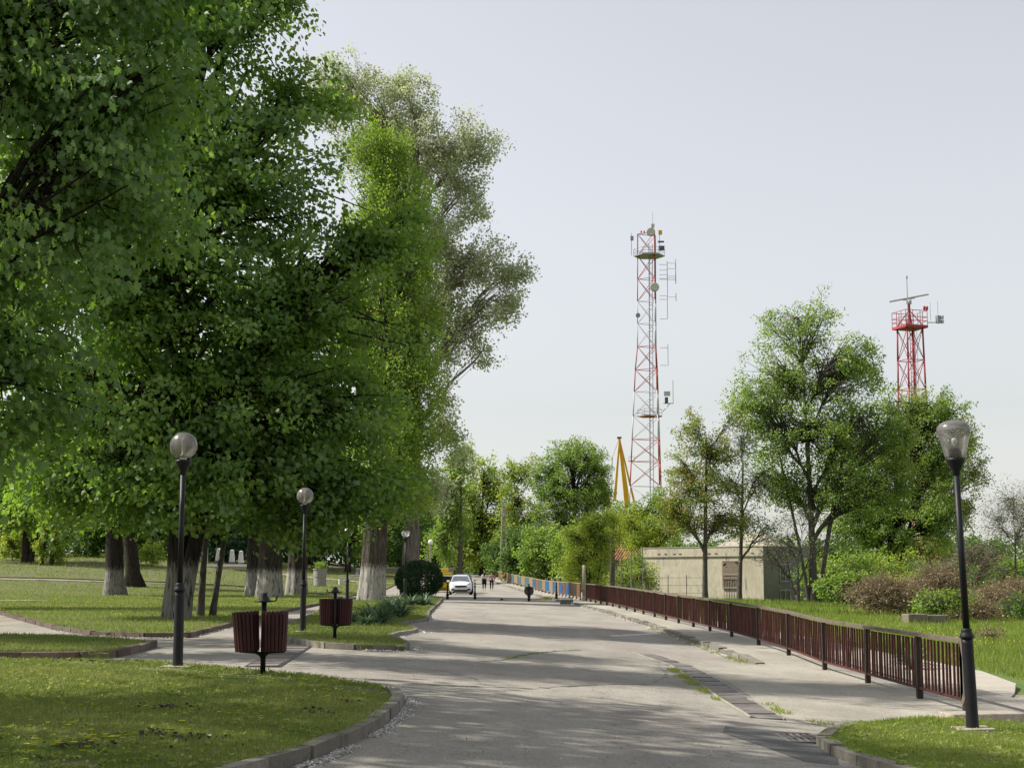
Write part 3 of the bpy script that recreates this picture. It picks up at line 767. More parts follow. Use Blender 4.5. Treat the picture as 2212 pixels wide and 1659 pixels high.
weeds('weeds at the foot of the walkway kerb', [(5.05, 33.2), (4.95, 38), (4.9, 44), (4.7, 52)], 1600, .08, .07, lf_grassr, 23)
weeds('grass tufts in the long crack across the road', [(-.2, 28.2), (.15, 30.2), (.6, 32), (1.5, 34.6)], 260, .05, .05, lf_grassr, 24)
weeds('grass clump beside the black bollard on the walkway edge', [(2.2, 96), (2.5, 99), (2.2, 104)], 900, .3, .2, lf_grassr, 25, .05)

def fluff(label, path, n, sp, seed, side=0, zo=.006, s=.02):
    rng = np.random.default_rng(seed); i = rng.integers(0, len(path) - 1, n); t = rng.random(n)
    P = np.array(path, float); d = P[i + 1] - P[i]; nn = unit(np.stack([d[:, 1], -d[:, 0]], 1))
    o = np.abs(rng.normal(0, sp, n)) * side if side else rng.normal(0, sp, n)
    q = P[i] * (1 - t[:, None]) + P[i + 1] * t[:, None] + nn * (o[:, None] + side * .075)
    k = noise3(np.stack([q[:, 0], q[:, 1], q[:, 0] * 0], 1), 2.7, seed) > -.32 + .5 * rng.random(n) - .25; q = q[k]; n = len(q)
    a = np.stack([rng.normal(0, 1, n), rng.normal(0, 1, n), rng.normal(0, .25, n)], 1); nr = np.stack([rng.normal(0, .3, n), rng.normal(0, .3, n), np.ones(n)], 1)
    me = scatter_mesh('fluff', np.stack([q[:, 0], q[:, 1], g(q[:, 0], q[:, 1]) + zo + rng.random(n) * .012], 1), a, nr, s * rng.uniform(.5, 1.6, n), s * rng.uniform(.5, 1.3, n), KITE, rng.random(n))
    tag(link('fluff', me, m_fluff), label, 'fluff', kind='stuff')
fluff('white poplar fluff along the foot of the front kerb', LAWN_NEAR[0:10], 9000, .05, 31, 1)
fluff('white poplar fluff along the scalloped island kerb', ISLAND[3:16], 8000, .09, 32, 1, s=.03)
fluff('white poplar fluff along the kerb of the wedge lawn', [(-6.96, 30.12), (-6.76, 27.2), (-6.74, 25.76), (-8.41, 25.45), (-15, 25.8)], 4000, .07, 33, 1, s=.024)
fluff('white poplar fluff drifted under the walkway kerb', KERB_R[1:8], 7000, .09, 34, -1, s=.035)
fluff('white poplar fluff on the side path edge', LAWN_MID[3:10], 4000, .08, 35, 1, s=.026)
# dandelions
rng = np.random.default_rng(41)
cx = np.array([(-3.2, 11.6, .5, 26), (-3.4, 12.6, 1.4, 22), (-2.2, 14.3, .5, 20), (-2.1, 16.6, .6, 22), (-3.8, 18.3, 1.6, 24), (-5.6, 20.3, 1.5, 22), (-2.0, 18.3, .5, 12), (-4, 15, 1.4, 16), (-4.2, 11.7, .4, 14)])
fp = np.concatenate([np.stack([rng.normal(a, c * .5, int(n)), rng.normal(b, c, int(n))], 1) for a, b, c, n in cx])
fp = fp[inpoly(fp[:, 0], fp[:, 1], LAWN_NEAR)]
fr = []; K = 9
for p in fp:
    h = rng.uniform(.06, .10); rr = rng.uniform(.015, .025)
    for k in range(K): fr.append((p[0], p[1], h, rr, 2 * PI * k / K))
fr = np.array(fr); a = np.stack([np.cos(fr[:, 4]), np.sin(fr[:, 4]), np.full(len(fr), .45)], 1)
me = scatter_mesh('dandelions', np.stack([fr[:, 0], fr[:, 1], g(fr[:, 0], fr[:, 1]) + LZ + fr[:, 2]], 1), a, np.tile([0, 0, 1.], (len(fr), 1)) + a * -.3, fr[:, 3] * 1.5, fr[:, 3] * 1.3, KITE, rng.random(len(fr)))
tag(link('dandelions', me, lf_flower), 'yellow dandelion heads scattered over the front lawn', 'flowers', kind='stuff')
x, y = sample(LAWN_MID, 900, rng, 40, 105, 1.2)
k = noise3(np.stack([x, y, x * 0], 1), .35, 2) > .1; x, y = x[k], y[k]; n = len(x)
me = scatter_mesh('dandelions', np.stack([x, y, g(x, y) + LZ + .07], 1), np.stack([rng.normal(0, 1, n), rng.normal(0, 1, n), rng.normal(0, .2, n)], 1), np.tile([0, -.3, 1.], (n, 1)), np.full(n, .07), np.full(n, .07), KITE, rng.random(n))
tag(link('dandelions', me, lf_flower), 'yellow dandelions in the lawn under the maples', 'flowers', kind='stuff')
x = rng.normal(13.5, 1.4, 260); y = rng.normal(50, 6, 260)
me = scatter_mesh('yellow_weeds', np.stack([x, y, g(x, y) + .16], 1), rng.normal(size=(260, 3)), np.tile([0, -.3, 1.], (260, 1)), np.full(260, .05), np.full(260, .05), KITE, rng.random(260))
tag(link('yellow_weeds', me, lf_flower), 'yellow flowering weeds on the bank behind the railing', 'flowers', kind='stuff')
def rosettes(label, P, n, ymin, ymax, r, seed, m, name='lawn_weeds'):
    rng = np.random.default_rng(seed); x, y = sample(P, n, rng, ymin, ymax, 1.6); k = 6
    X = np.repeat(x, k); Y = np.repeat(y, k); a = rng.random(n * k) * 2 * PI; rr = np.repeat(rng.uniform(.5, 1.3, n), k) * r
    ax = np.stack([np.cos(a), np.sin(a), rng.uniform(.2, .9, n * k)], 1)
    me = scatter_mesh(name, np.stack([X, Y, g(X, Y) + LZ + .012], 1), ax, np.tile([0, 0, 1.], (n * k, 1)), rr, rr * .5, KITE, np.repeat(rng.normal(.6, .25, n), k))
    tag(link(name, me, m), label, 'weeds', kind='stuff')
rosettes('broad-leaved clover and plantain in the front lawn', LAWN_NEAR, 2600, 10.3, 25, .045, 51, lf_grassr)
rosettes('broad-leaved weeds in the right grass corner', GRASS_CORNER, 1100, 12.6, 20, .05, 52, lf_grassr)
def litter(label, P, n, ymin, ymax, seed, m, s_, zo):
    rng = np.random.default_rng(seed); x, y = sample(P, n, rng, ymin, ymax, 1.7)
    k = noise3(np.stack([x, y, x * 0], 1), .9, seed) > -.15; x, y = x[k], y[k]; n = len(x)
    me = scatter_mesh('litter', np.stack([x, y, g(x, y) + zo], 1), np.stack([rng.normal(0, 1, n), rng.normal(0, 1, n), rng.normal(0, .15, n)], 1), np.stack([rng.normal(0, .25, n), rng.normal(0, .25, n), np.ones(n)], 1), s_ * rng.uniform(.5, 1.5, n), s_ * rng.uniform(.4, 1.2, n), KITE, rng.random(n))
    tag(link('litter', me, m), label, 'litter', kind='stuff')
ROADP = [(-1.2, 10), (-1.15, 18.2), (-3.4, 21.6), (-6, 24.5), (-4, 28.9), (-1.8, 29), (-2.3, 40), (-3, 60), (3.6, 75), (4.9, 50), (5.0, 33), (3, 30), (2.9, 19), (2.2, 17), (3.0, 14), (3.3, 10)]
litter('dry brown leaf bits scattered on the road', ROADP, 1500, 10.5, 60, 61, lf_brown, .028, .008)
litter('white poplar fluff specks blown over the road', ROADP, 1300, 10.5, 60, 62, m_fluff, .018, .008)
litter('white fluff specks caught in the front lawn', LAWN_NEAR, 260, 10.5, 25, 63, m_fluff, .022, .14)
# torn clods of soil in the front lawn
rg = random.Random(3); mb = MB()
for (x0, y0, sx_, sy_, n) in ((-2.55, 12.5, .26, .2, 40), (-2.95, 12.9, .12, .16, 14), (-1.9, 15.2, .2, .2, 18), (-3.4, 15.1, .3, .2, 14), (-3.2, 11.75, .3, .15, 14), (-3.6, 21.0, .3, .2, 24), (-6.0, 23.2, .6, .2, 30), (-1.72, 16.4, .1, .15, 6)):
    for _ in range(4):
        cx0, cy0 = rg.gauss(x0, sx_ * .6), rg.gauss(y0, sy_ * .6); rr = rg.uniform(.3, .6); m_ = 9
        ring = [(cx0 + sx_ * rr * rg.uniform(.5, 1.2) * math.cos(2 * PI * k / m_), cy0 + sy_ * 1.3 * rr * rg.uniform(.5, 1.2) * math.sin(2 * PI * k / m_)) for k in range(m_)]
        mb.add([(a, b, gz(a, b) + LZ - .005) for a, b in ring] + [(cx0, cy0, gz(cx0, cy0) + LZ + .045)], [(k, (k + 1) % m_, m_) for k in range(m_)])
    for _ in range(n):
        px, py = rg.gauss(x0, sx_ * .7), rg.gauss(y0, sy_ * .7); q = rg.uniform(.006, .017)
        M_ = Matrix.Rotation(rg.random() * 6, 3, 'Z') @ Matrix.Rotation(rg.random() * 2, 3, 'X')
        mb.box((px, py, gz(px, py) + LZ + rg.uniform(.015, .045)), (q * 1.8, q, q), M=M_)
tag(mb.build('soil_clods', m_dirt), 'dark torn clods of soil lying in the front lawn', 'soil', kind='stuff')

# ================================================================== trees
M = 'maples'
BIG = [(-2.6, 0, 21.4, 4.4, 4.0, 3.0), (1.5, -.8, 18.9, 2.1, 2.2, 2.3), (3.6, .3, 16.6, 1.4, 1.2, 1.1), (-2.2, 1.5, 15.1, 5.0, 4.0, 3.3), (2.0, -.7, 13.6, 3.0, 2.6, 2.4), (5.8, .2, 11.8, 1.6, 1.3, 1.1), (-1.3, -1.6, 10.4, 5.3, 4.2, 3.3), (3.9, .9, 9.3, 3.1, 2.5, 2.4), (-.4, 0, 6.3, 5.1, 4.1, 2.5), (4.6, -.5, 6.0, 2.5, 2.1, 2.1), (5.7, .2, 3.9, 1.5, 1.2, 1.1), (1.9, -.7, 4.0, 3.6, 2.9, 1.2), (-1.9, .6, 3.9, 3.0, 2.4, 1.1), (3.6, .2, 3.1, 1.8, 1.4, .7), (7.5, .1, 12.6, .6, .5, .4), (3.0, 0, 19.6, .6, .6, .8)]
tree('maple_tree', 'big dark maple with whitewashed forked trunk behind the front lamp', (-10.4, 47.0), BIG, (20, .36, .6, 0), bk_dark, lf_maple, 2150, 60, .16, (.48, .48, .20), .75, .35, MAPLE5, 1.0, -.22, 1, group=None, flare=.3, trunks=[(.38, -.35, 8, .28, 1.5, .3)], brad=1.1, shell=.5)
NEAR = [(2.1, 0, 8.9, 2.2, 1.7, 1.6), (2.8, -.3, 6.5, 1.6, 1.5, 1.6), (3.8, .3, 8.1, 1.3, 1.2, 1.4), (2.0, .2, 4.3, 1.3, 1.1, 1.1), (1.6, 0, 3.3, 1.0, .8, .5), (0, 0, 9.0, 1.2, 1.2, 1.2), (0, .4, 6.1, 1.1, 1.1, 1.1), (3.0, .4, 11.2, 2.6, 2.2, 1.6), (3.7, .5, 10.8, 1.3, 1.3, 1.2), (-1.0, -.5, 11, 1.4, 1.4, 1.2)]
NEAR = [tuple(v * 1.24 for v in b) for b in NEAR]
tree('maple_tree', 'nearest maple hanging large leaves into the top left corner', (-11.6, 27.0), NEAR, (13, .34, .9, 0), bk_dark, lf_maple_near, 700, 46, .15, (.42, .42, .19), 1.6, .0, MAPLE, .95, -.25, 2, brad=1.0, shell=.6, face=.12, flut=.6)
tree('maple_tree', 'unseen maple outside the left edge, added to shade the front lawn', (-10.5, 14.5), [(0, 0, 10, 3.6, 3.6, 3), (1.0, -.5, 13.8, 3.0, 3.2, 2.4), (-1.2, 1, 7, 3.2, 3, 2), (.4, .6, 16.6, 2.6, 2.8, 2.0), (1.0, 2.2, 11.5, 2.4, 2.4, 2.4), (.6, -2.4, 9.5, 2.6, 2.4, 2.2), (1.0, 5.6, 8.6, 2.0, 2.4, 2.0), (.4, 5.0, 11.6, 2.2, 2.4, 1.8)], (16, .36, .3, .2), bk_dark, lf_maple_near, 380, 34, .24, (.55, .55, .35), .5, .5, KITE, 1.1, -.15, 3)  # unseen tree, added with extra lobes so its shade reaches lawn and bin
tree('maple_tree', 'unseen maple outside the left edge nearest to the camera, added to shade the road', (-10.8, 7.5), [(0, 0, 10, 3.4, 3.4, 3), (1.0, .5, 13.6, 3.0, 3.0, 2.4), (-1, 1, 7, 3, 3, 2), (.4, 1.6, 16.2, 2.6, 2.8, 2.0)], (15, .34, .3, .2), bk_dark, lf_maple_near, 220, 34, .24, (.55, .55, .35), .5, .5, KITE, 1.1, -.1, 203)  # unseen tree, added to cast flecked shade on the near road
tree('maple_tree', 'unseen maple outside the left edge behind the wedge of lawn, added for its shade', (-17.5, 33), [(0, 0, 10, 3.4, 3.4, 3), (1.4, .5, 14, 3.0, 3.0, 2.6), (-1, 1, 7, 3, 3, 2), (1.6, 0, 17.5, 2.6, 2.8, 2.0)], (16, .34, .3, .2), bk_dark, lf_maple, 300, 40, .24, (.55, .55, .35), .5, .5, KITE, 1.1, -.15, 204)  # unseen tree, added for the shade of its crown
tree('maple_tree', 'tall maple farther left behind the side path', (-25, 62), [(0, 0, 15, 4.5, 4, 3.4), (3.4, 1, 10.5, 3.2, 3, 2.8), (-3, 0, 9.5, 3.4, 3, 3), (.5, 0, 18.5, 3.2, 3, 2.2), (-1.5, -1, 5.8, 4, 3, 1.8), (3.2, 1, 5.6, 2.6, 2.4, 1.6)], (17, .45, -.5, 0), bk_dark, lf_maple, 600, 30, .26, (.6, .6, .35), .5, .4, KITE, 1.1, -.35, 4, brad=1.2)
tree('young_tree', 'slim two-stemmed tree on the lawn right of the front lamp', (-10.1, 50.2), [(.2, 0, 4.6, 1.2, 1.0, 1.0), (.8, 0, 6, 1.3, 1.2, 1.2), (-.3, 0, 5.8, 1, 1, 1)], (5.2, .14, .2, 0), bk_grey, lf_maple, 120, 40, .15, (.35, .35, .2), .5, .7, KITE, 1.1, -.4, 5, trunks=[(.32, .1, 5, .12, .75, .1)], flare=.3)
POP = [(0, 0, 25.6, 2.0, 1.7, 1.7), (.8, 0, 23, 2.4, 2.2, 2.2), (1.0, 0, 19.7, 2.7, 2.7, 2.7), (1.2, 0, 15.9, 2.6, 2.6, 2.9), (1.3, 0, 12.2, 2.5, 2.5, 3.1), (1.5, 0, 8.8, 2.4, 2.4, 2.7), (1.2, 0, 6.0, 2.1, 1.9, 1.7), (-.3, 0, 5.6, 1.4, 1.4, 1.4), (-1.4, .5, 17.3, 1.6, 1.6, 4.2)]
POP = [tuple(v * .955 for v in b) for b in POP]
tree('poplar_tree', 'tall columnar poplar with thick whitewashed furrowed trunk behind the yuccas', (-7.45, 82.5), POP, (24, .72, .9, 0), bk_popw, lf_poplar, 2000, 48, .14, (.28, .28, .42), -.1, .2, KITE, .95, -.45, 6, flute=.07, flare=.18, brad=.9, upright=1, tsides=40, shell=.45, brank=bk_pop)
SIL = [(-4.6, 0, 35.0, 3.0, 2.4, 2.3), (-.3, .4, 34.3, 1.9, 1.9, 1.9), (-2.2, 0, 32.2, 3.7, 3, 2.5), (2, 0, 30.6, 3.1, 3, 3), (4.7, -.3, 31, 1.4, 1.1, 1.1), (3.8, .3, 27.5, 1.6, 1.6, 1.9), (2, 0, 24.9, 1.7, 1.7, 2.3), (3.9, -.9, 22.5, 3, 2.4, 1.9), (7.1, .1, 21.8, 1.2, 1.2, 1.4), (5.7, 0, 19.9, 1.9, 1.6, 1.6), (3.8, .3, 18, 1.7, 1.5, 1.5), (5.1, 0, 16.4, .7, .7, 1.1), (2.5, 0, 18.8, 1.2, 1.2, 3.7), (2.5, 0, 13.7, .5, .5, 2.5), (2.2, 0, 10.5, 1.0, 1.0, 2.2), (3.1, 0, 9.7, .6, .6, 1.2), (.5, .7, 21, 2.5, 2.5, 5), (1.6, .4, 7, 1.4, 1.3, 1.6)]
tree('white_poplar_tree', 'huge pale silvery poplar rising behind the columnar poplar', (-7.0, 103), SIL, (33, .62, .5, 0), bk_pop, lf_silver, 1400, 50, .185, (.40, .40, .34), .25, .2, KITE, .95, -.16, 7, twigs=0, twl=1.1, brad=.5, flute=.05, brank=bk_pale)

# big whitewashed trunks standing in the lawn, crowns mixed into the maple
CR = [(0, 0, 14, 4.0, 3.5, 3), (2.4, 0, 10, 2.8, 2.6, 2.6), (-2.6, 0, 9.5, 3, 2.6, 2.6), (0, 0, 18, 3, 3, 2.6), (.4, -.5, 7, 3, 2.6, 1.6)]
g1 = 'big old trees standing in the tree lawn'
tree('old_tree', 'thick whitewashed trunk standing alone on the left of the tree lawn', (-25.5, 98.5), CR, (17, .66, -.6, 0), bk_dark, lf_shade, 420, 34, .26, (.7, .7, .45), .3, .6, KITE, 1.1, -.4, 8, group=g1, flare=.35)
tree('old_tree', 'dark leaning trunk just behind the lone whitewashed one', (-28.0, 114), CR, (16, .6, -2.2, 0), bk_deep, lf_shade, 300, 34, .28, (.7, .7, .45), .3, .6, KITE, 1.1, -.4, 9, group=g1, flare=.8)
tree('old_tree', 'broad whitewashed trunk, frontmost of the close group of three', (-14.7, 94.0), CR, (18, .80, .2, 0), bk_old, lf_shade, 420, 34, .26, (.7, .7, .45), .3, .6, KITE, 1.1, -.4, 10, group=g1, flute=.07, flare=.25, tsides=40)
tree('old_tree', 'whitewashed trunk peeping out left of the broad one', (-16.6, 100.0), CR, (17, .55, -.4, 0), bk_old, lf_shade, 260, 34, .28, (.7, .7, .45), .3, .6, KITE, 1.1, -.4, 11, group=g1, flute=.07, tsides=32)
tree('old_tree', 'darker whitewashed trunk right of the broad one, behind the second lamp', (-14.4, 103.5), CR, (18, .72, .3, 0), bk_old, lf_shade, 260, 34, .28, (.7, .7, .45), .3, .6, KITE, 1.1, -.4, 12, group=g1, flute=.07, tsides=36)
# background wood on the left
BK = [(0, 0, 9, 4.5, 4, 3.4), (3, 0, 6.4, 3.4, 3, 2.6), (-3.2, 0, 6, 3.4, 3, 2.6), (0, 0, 12.5, 3.6, 3.4, 2.6), (0, -1, 4.2, 4, 3, 1.6)]
g2 = 'trees at the back of the park'
pk = []
for i, (x, y, lab) in enumerate([(-45, 142, 'dark forked tree at the far left back of the park'), (-56, 160, 'deep shaded tree behind the far left path'), (-37, 172, 'background tree behind the ivy covered stem'), (-30, 178, 'background tree left of the white memorial stones'), (-24, 186, 'dark background tree behind the memorial stones'), (-19.6, 184, 'dark trunked tree at the back behind the third lamp'), (-15.0, 205, 'background tree between the old trunks and the columnar poplar'), (-48, 190, 'tall tree closing the left back of the park')]):
    if i > 2: replant(pk[i % 2 + 1], lab, x, y, i * 1.7, .9 + .06 * (i % 4)); continue
    pk.append(tree('park_tree', lab, (x, y), BK, (11, .42, .3 * (i % 3 - 1), 0), bk_deep, lf_shade if i % 2 else lf_mid, 300, 30, .34, (.8, .8, .5), .3, .6, KITE, 1.1, -.45, 20 + i, group=g2, trunks=[(.5, 0, 6, .3, 1.6, 0)] if i in (0, 5) else None))
tree('ivy_covered_stem', 'small tree stem wrapped in bright ivy at the left back', (-41, 137), [(-.9, 0, 2.2, .55, .5, 2.0), (.5, 0, 2.2, .6, .5, 2.0), (0, 0, 4.4, 1.4, 1.2, 1.0), (.3, 0, 1, .7, .6, .9)], (5, .22, .2, 0), bk_deep, lf_fresh, 170, 34, .17, (.2, .2, .3), .3, .3, KITE, 1.1, -.6, 30, trunks=[(-.9, 0, 4.5, .16, .4, 0)])
def shrub(label, base, blobs, leaf, n, per, size, seed, bark=bk_grey, spread=(.25, .25, .2), group=None, name='shrub', twigs=0, brank=None, gap=-.5, twl=.8, brad=1.0):
    h = max(b[2] for b in blobs)
    return tree(name, label, base, blobs, (h * .8, .06 + .012 * h, .1, 0), bark, leaf, n, per, size, spread, .1, .4, KITE, 1.0, gap, seed, twigs=twigs, twl=twl, group=group, cat='shrub', brank=brank, tsides=8, flare=0, brad=brad)
shrub('round light green shrub between the twin trunk and the lone trunk', (-33.5, 143), [(0, 0, 1.3, 1.0, .9, 1.0)], lf_fresh, 60, 40, .16, 31)
shrub('clipped yellowish shrub behind the lone whitewashed trunk', (-36.5, 143), [(0, 0, 1.5, 1.1, 1, 1.2)], lf_fresh, 60, 40, .16, 32)
shrub('low yellowish shrub at the far left edge', (-47.5, 146), [(0, 0, 1.6, 1.4, 1.2, 1.4)], lf_fresh, 70, 40, .18, 33)
hg = []
for i, (x, y, lab) in enumerate([(-52, 170, 'dark hedge mass at the left back'), (-44, 176, 'dark hedge mass behind the ivy stem'), (-34, 186, 'dark hedge mass behind the round shrubs'), (-26, 196, 'dark hedge mass behind the memorial'), (-18, 200, 'dark hedge mass at the back behind the third lamp'), (-61, 168, 'dark hedge mass beyond the left edge'), (-37.5, 160, 'dark hedge mass behind the clipped shrub'), (-31, 168, 'dark hedge mass left of the memorial'), (-43, 158, 'dark hedge mass behind the forked tree')]):
    if i > 1: replant(hg[i % 2], lab, x, y, (0, PI)[i // 2 % 2] + .2 * i, .88 + .08 * (i % 4)); continue
    hg.append(shrub(lab, (x, y), [(0, 0, 2.2, 5, 2, 2.4), (-2, 0, 3.6, 3, 2, 1.8), (2.5, 0, 3.4, 3, 2, 1.8)], lf_shade if i % 2 == 0 else lf_dark, 150, 40, .34, 40 + i, spread=(.7, .5, .5), group='dark hedge at the back of the park'))

ws = []
for i, (x, y, lab) in enumerate([(-40, 210, 'wooded slope behind the left back of the park'), (-58, 205, 'wooded slope beyond the far left trees'), (-24, 225, 'wooded slope behind the memorial'), (-30, 215, 'wooded slope behind the low wall'), (-14, 250, 'wooded slope left of the road end'), (-72, 180, 'wooded slope beyond the left edge')]):
    if i > 1: replant(ws[i % 2], lab, x, y, (0, PI)[i // 2 % 2] + .2 * i, .88 + .08 * (i % 4)); continue
    ws.append(tree('park_tree', lab, (x, y), [(0, 0, 6, 7, 3, 4.5), (-5, 0, 4, 5, 3, 3.6), (5, 0, 4.4, 5, 3, 3.6), (0, 0, 10, 5, 3, 3)], (9, .4, 0, 0), bk_deep, lf_shade, 330, 34, .5, (1.1, 1.0, .8), .2, .3, KITE, 1.1, -.9, 240 + i, group='wooded slope at the back'))
ft = []
for i, (x, y, lab) in enumerate([(33, 205, 'far thicket behind the tallest right bank tree'), (46, 210, 'far thicket behind the radar tower foot'), (60, 205, 'far thicket at the right edge'), (70, 190, 'far thicket beyond the right edge'), (24, 215, 'far thicket behind the hipped roof')]):
    if i > 1: replant(ft[i % 2], lab, x, y, (0, PI)[i // 2 % 2] + .2 * i, .88 + .08 * (i % 4)); continue
    ft.append(tree('far_thicket', lab, (x, y), [(0, 0, 2.4, 7, 3, 2.6), (-4, 0, 3.4, 4, 3, 2), (4, 0, 3, 4, 3, 2)], (4, .3, 0, 0), bk_deep, lf_shade, 230, 34, .42, (.9, .9, .6), .2, .3, KITE, 1.1, -.9, 260 + i, group='far thickets on the right', twigs=1))
# middle distance, along the road and behind the painted fence
tree('poplar_tree', 'dark green poplar at the left of the road beyond the hedge ball', (-5.6, 165), [(0, 0, 12.9, 1.4, 1.4, 2.5), (-1.3, 0, 9.9, 1.8, 1.8, 3), (-.8, .4, 6.9, 1.8, 1.8, 2.5), (-1.8, 0, 4, 1.5, 1.5, 2.2)], (13, .3, 0, 0), bk_grey, lf_mid, 300, 36, .24, (.4, .4, .4), .1, .3, KITE, 1, -.4, 50)
tree('poplar_tree', 'thin spindly poplar rising over the trees beyond the hedge ball', (-6.06, 240), [(-.4, 0, 19.3, .7, .7, 1.9), (-.3, 0, 16, .9, .9, 2.5), (-.2, 0, 12.4, .9, .9, 2.5), (-.2, 0, 8, 1.4, 1.2, 3)], (19, .2, 0, 0), bk_grey, lf_silver, 110, 30, .26, (.4, .4, .5), .1, .3, KITE, 1, -.3, 51)
tree('broad_tree', 'round-crowned tree with dark fan of limbs behind the yellowish sapling', (8.44, 205), [(-.4, 0, 16, 3.9, 3.1, 2.6), (-3.2, .5, 13.5, 2.6, 2.6, 2.6), (2.7, 0, 14.1, 2.2, 2.2, 3), (-.1, 0, 11.6, 4.5, 3.6, 3.2), (3, .4, 10.1, 2, 2, 2.6), (-3.2, 0, 9.1, 2.6, 2.6, 2.6), (-.2, .7, 7, 3.7, 3, 2.5)], (8, .5, 0, 0), bk_deep, lf_mid, 800, 42, .22, (.46, .46, .32), .2, .5, KITE, 1, -.2, 52, twigs=0, twl=1.2, brad=.9)
tree('roadside_tree', 'fresh green tree with bare twigs on top left of the round-crowned one', (-4.27, 215), [(.3, 0, 13.1, 2.1, 2.1, 3.3), (-2, 0, 10.5, 2.1, 2.1, 2.9), (2.2, .4, 11.2, 2.2, 2.2, 2.9), (-.3, 0, 7.3, 3.4, 3.4, 3.4), (-2.6, .5, 5.3, 2.7, 2.7, 3.4), (2.6, 0, 6, 2.6, 2.6, 3.4), (-.7, 0, 3.1, 3.9, 3.1, 2.3)], (13, .35, .3, 0), bk_deep, lf_fresh, 520, 30, .30, (.55, .55, .4), .1, .4, KITE, 1, -.3, 53, twigs=2, twl=1.6, brad=1.3)
tree('roadside_tree', 'half bare tree between the fresh green tree and the round-crowned one', (.56, 208), [(-.3, 0, 13.5, 2, 2, 2.5), (1.6, .3, 14.1, 1.4, 1.4, 2.2), (.3, 0, 9.7, 2.8, 2.8, 2.8), (1.9, 0, 6.6, 2.6, 2.6, 2.6), (-.3, 0, 5, 3.2, 2.8, 2.8)], (12, .3, -.2, 0), bk_deep, lf_fresh, 300, 26, .28, (.55, .55, .4), .1, .4, KITE, 1, -.25, 54, twigs=3, twl=1.8, brad=1.3)
tree('roadside_tree', 'low bright tree closing the far end of the road on the left', (-8.54, 245), [(-1.1, 0, 6.7, 3, 3, 3.3), (1.5, 0, 4.5, 3.1, 3.1, 3.3), (0, 0, 2, 4.5, 3.6, 2.1)], (6, .25, 0, 0), bk_deep, lf_fresh, 260, 32, .34, (.6, .6, .45), .1, .4, KITE, 1, -.45, 55)
tree('roadside_tree', 'low bright tree closing the far end of the road in the middle', (-4.21, 252), [(.7, 0, 5.4, 3.4, 3.4, 3.8), (-1.5, .4, 2, 3.8, 3, 2.1), (2.6, 0, 2.4, 3, 2.4, 2.4)], (6, .25, 0, 0), bk_deep, lf_mid, 260, 32, .34, (.6, .6, .45), .1, .4, KITE, 1, -.45, 56)
for i, (x, y, lab) in enumerate([(3.6, 152, 'dark ivy thicket behind the near half of the painted fence'), (1.6, 168, 'dark ivy thicket behind the far half of the painted fence'), (-.6, 188, 'dark thicket behind the far end of the painted fence'), (6.2, 140, 'dark thicket left of the yellowish sapling'), (-4.5, 232, 'dark green hedge at the far end of the road'), (-12, 225, 'hedge at the far left of the road end')]):
    shrub(lab, (x, y), [(0, 0, 1.7, 2.4, 1.6, 1.8), (-1, 0, 3.6, 1.8, 1.4, 1.8), (1, .4, 4.6, 1.7, 1.4, 1.6)], lf_mid if i % 3 == 0 else lf_shade, 220, 40, .24, 60 + i, spread=(.4, .4, .4), group='thickets along the painted fence', bark=bk_deep)
shrub('bright sapling at the edge of the road behind the two walkers', (-2.6, 205), [(0, 0, 1.6, .7, .6, 1.6)], lf_fresh, 40, 40, .2, 68)
tree('sapling', 'yellow-green feathery sapling behind the end of the painted fence', (5.28, 104), [(.3, 0, 5, 1.3, 1.1, 1), (-.8, .2, 4.2, 1.1, .9, .9), (.8, 0, 3.9, 1.4, 1.1, 1.1), (-.1, -.2, 2.9, 1.6, 1.3, 1), (-1.1, 0, 2.2, .9, .8, .7), (1.4, 0, 5.4, .7, .6, .5), (-.4, -.3, 1.4, 1.3, 1, .9)], (3.6, .12, -.1, 0), bk_deep, lf_yellow, 420, 44, .10, (.24, .24, .2), .1, .3, KITE, .8, -.4, 70, twigs=1, twl=.6, trunks=[(.3, 0, 3.4, .08, .6, 0), (-.2, 0, 3, .07, -.6, 0)])
tree('sapling', 'yellow-green shrubby tree in front of the lattice tower foot', (12.64, 143), [(-1.7, 0, 6.4, 1.2, 1.2, 1.2), (.1, 0, 5.9, 1.5, 1.4, 1.4), (1.8, .3, 5.5, 1.6, 1.3, 1.2), (-.6, 0, 4.6, 2.6, 2.1, 1), (2.9, 0, 6.2, 1, .9, .9), (0, 0, 2.6, 2.4, 1.6, 1.4)], (5, .14, 0, 0), bk_deep, lf_yellow, 340, 40, .14, (.35, .35, .3), .1, .3, KITE, .8, -.4, 71, twigs=1, twl=.8)
tree('roadside_tree', 'green tree behind the crane side of the round-crowned tree', (15.15, 225), [(1.1, 0, 8.8, 2.6, 2.1, 1.9), (-1.3, 0, 7.2, 2.6, 2.3, 2.3), (3.1, 0, 8.5, 2, 1.6, 1.6), (6.2, 0, 10.5, 2.7, 2.2, 2), (8.9, 0, 9.2, 2, 2, 2.7), (4, 0, 5, 6, 3, 3)], (8, .3, 1, 0), bk_deep, lf_mid, 420, 32, .3, (.5, .5, .4), .1, .4, KITE, 1, -.4, 72)

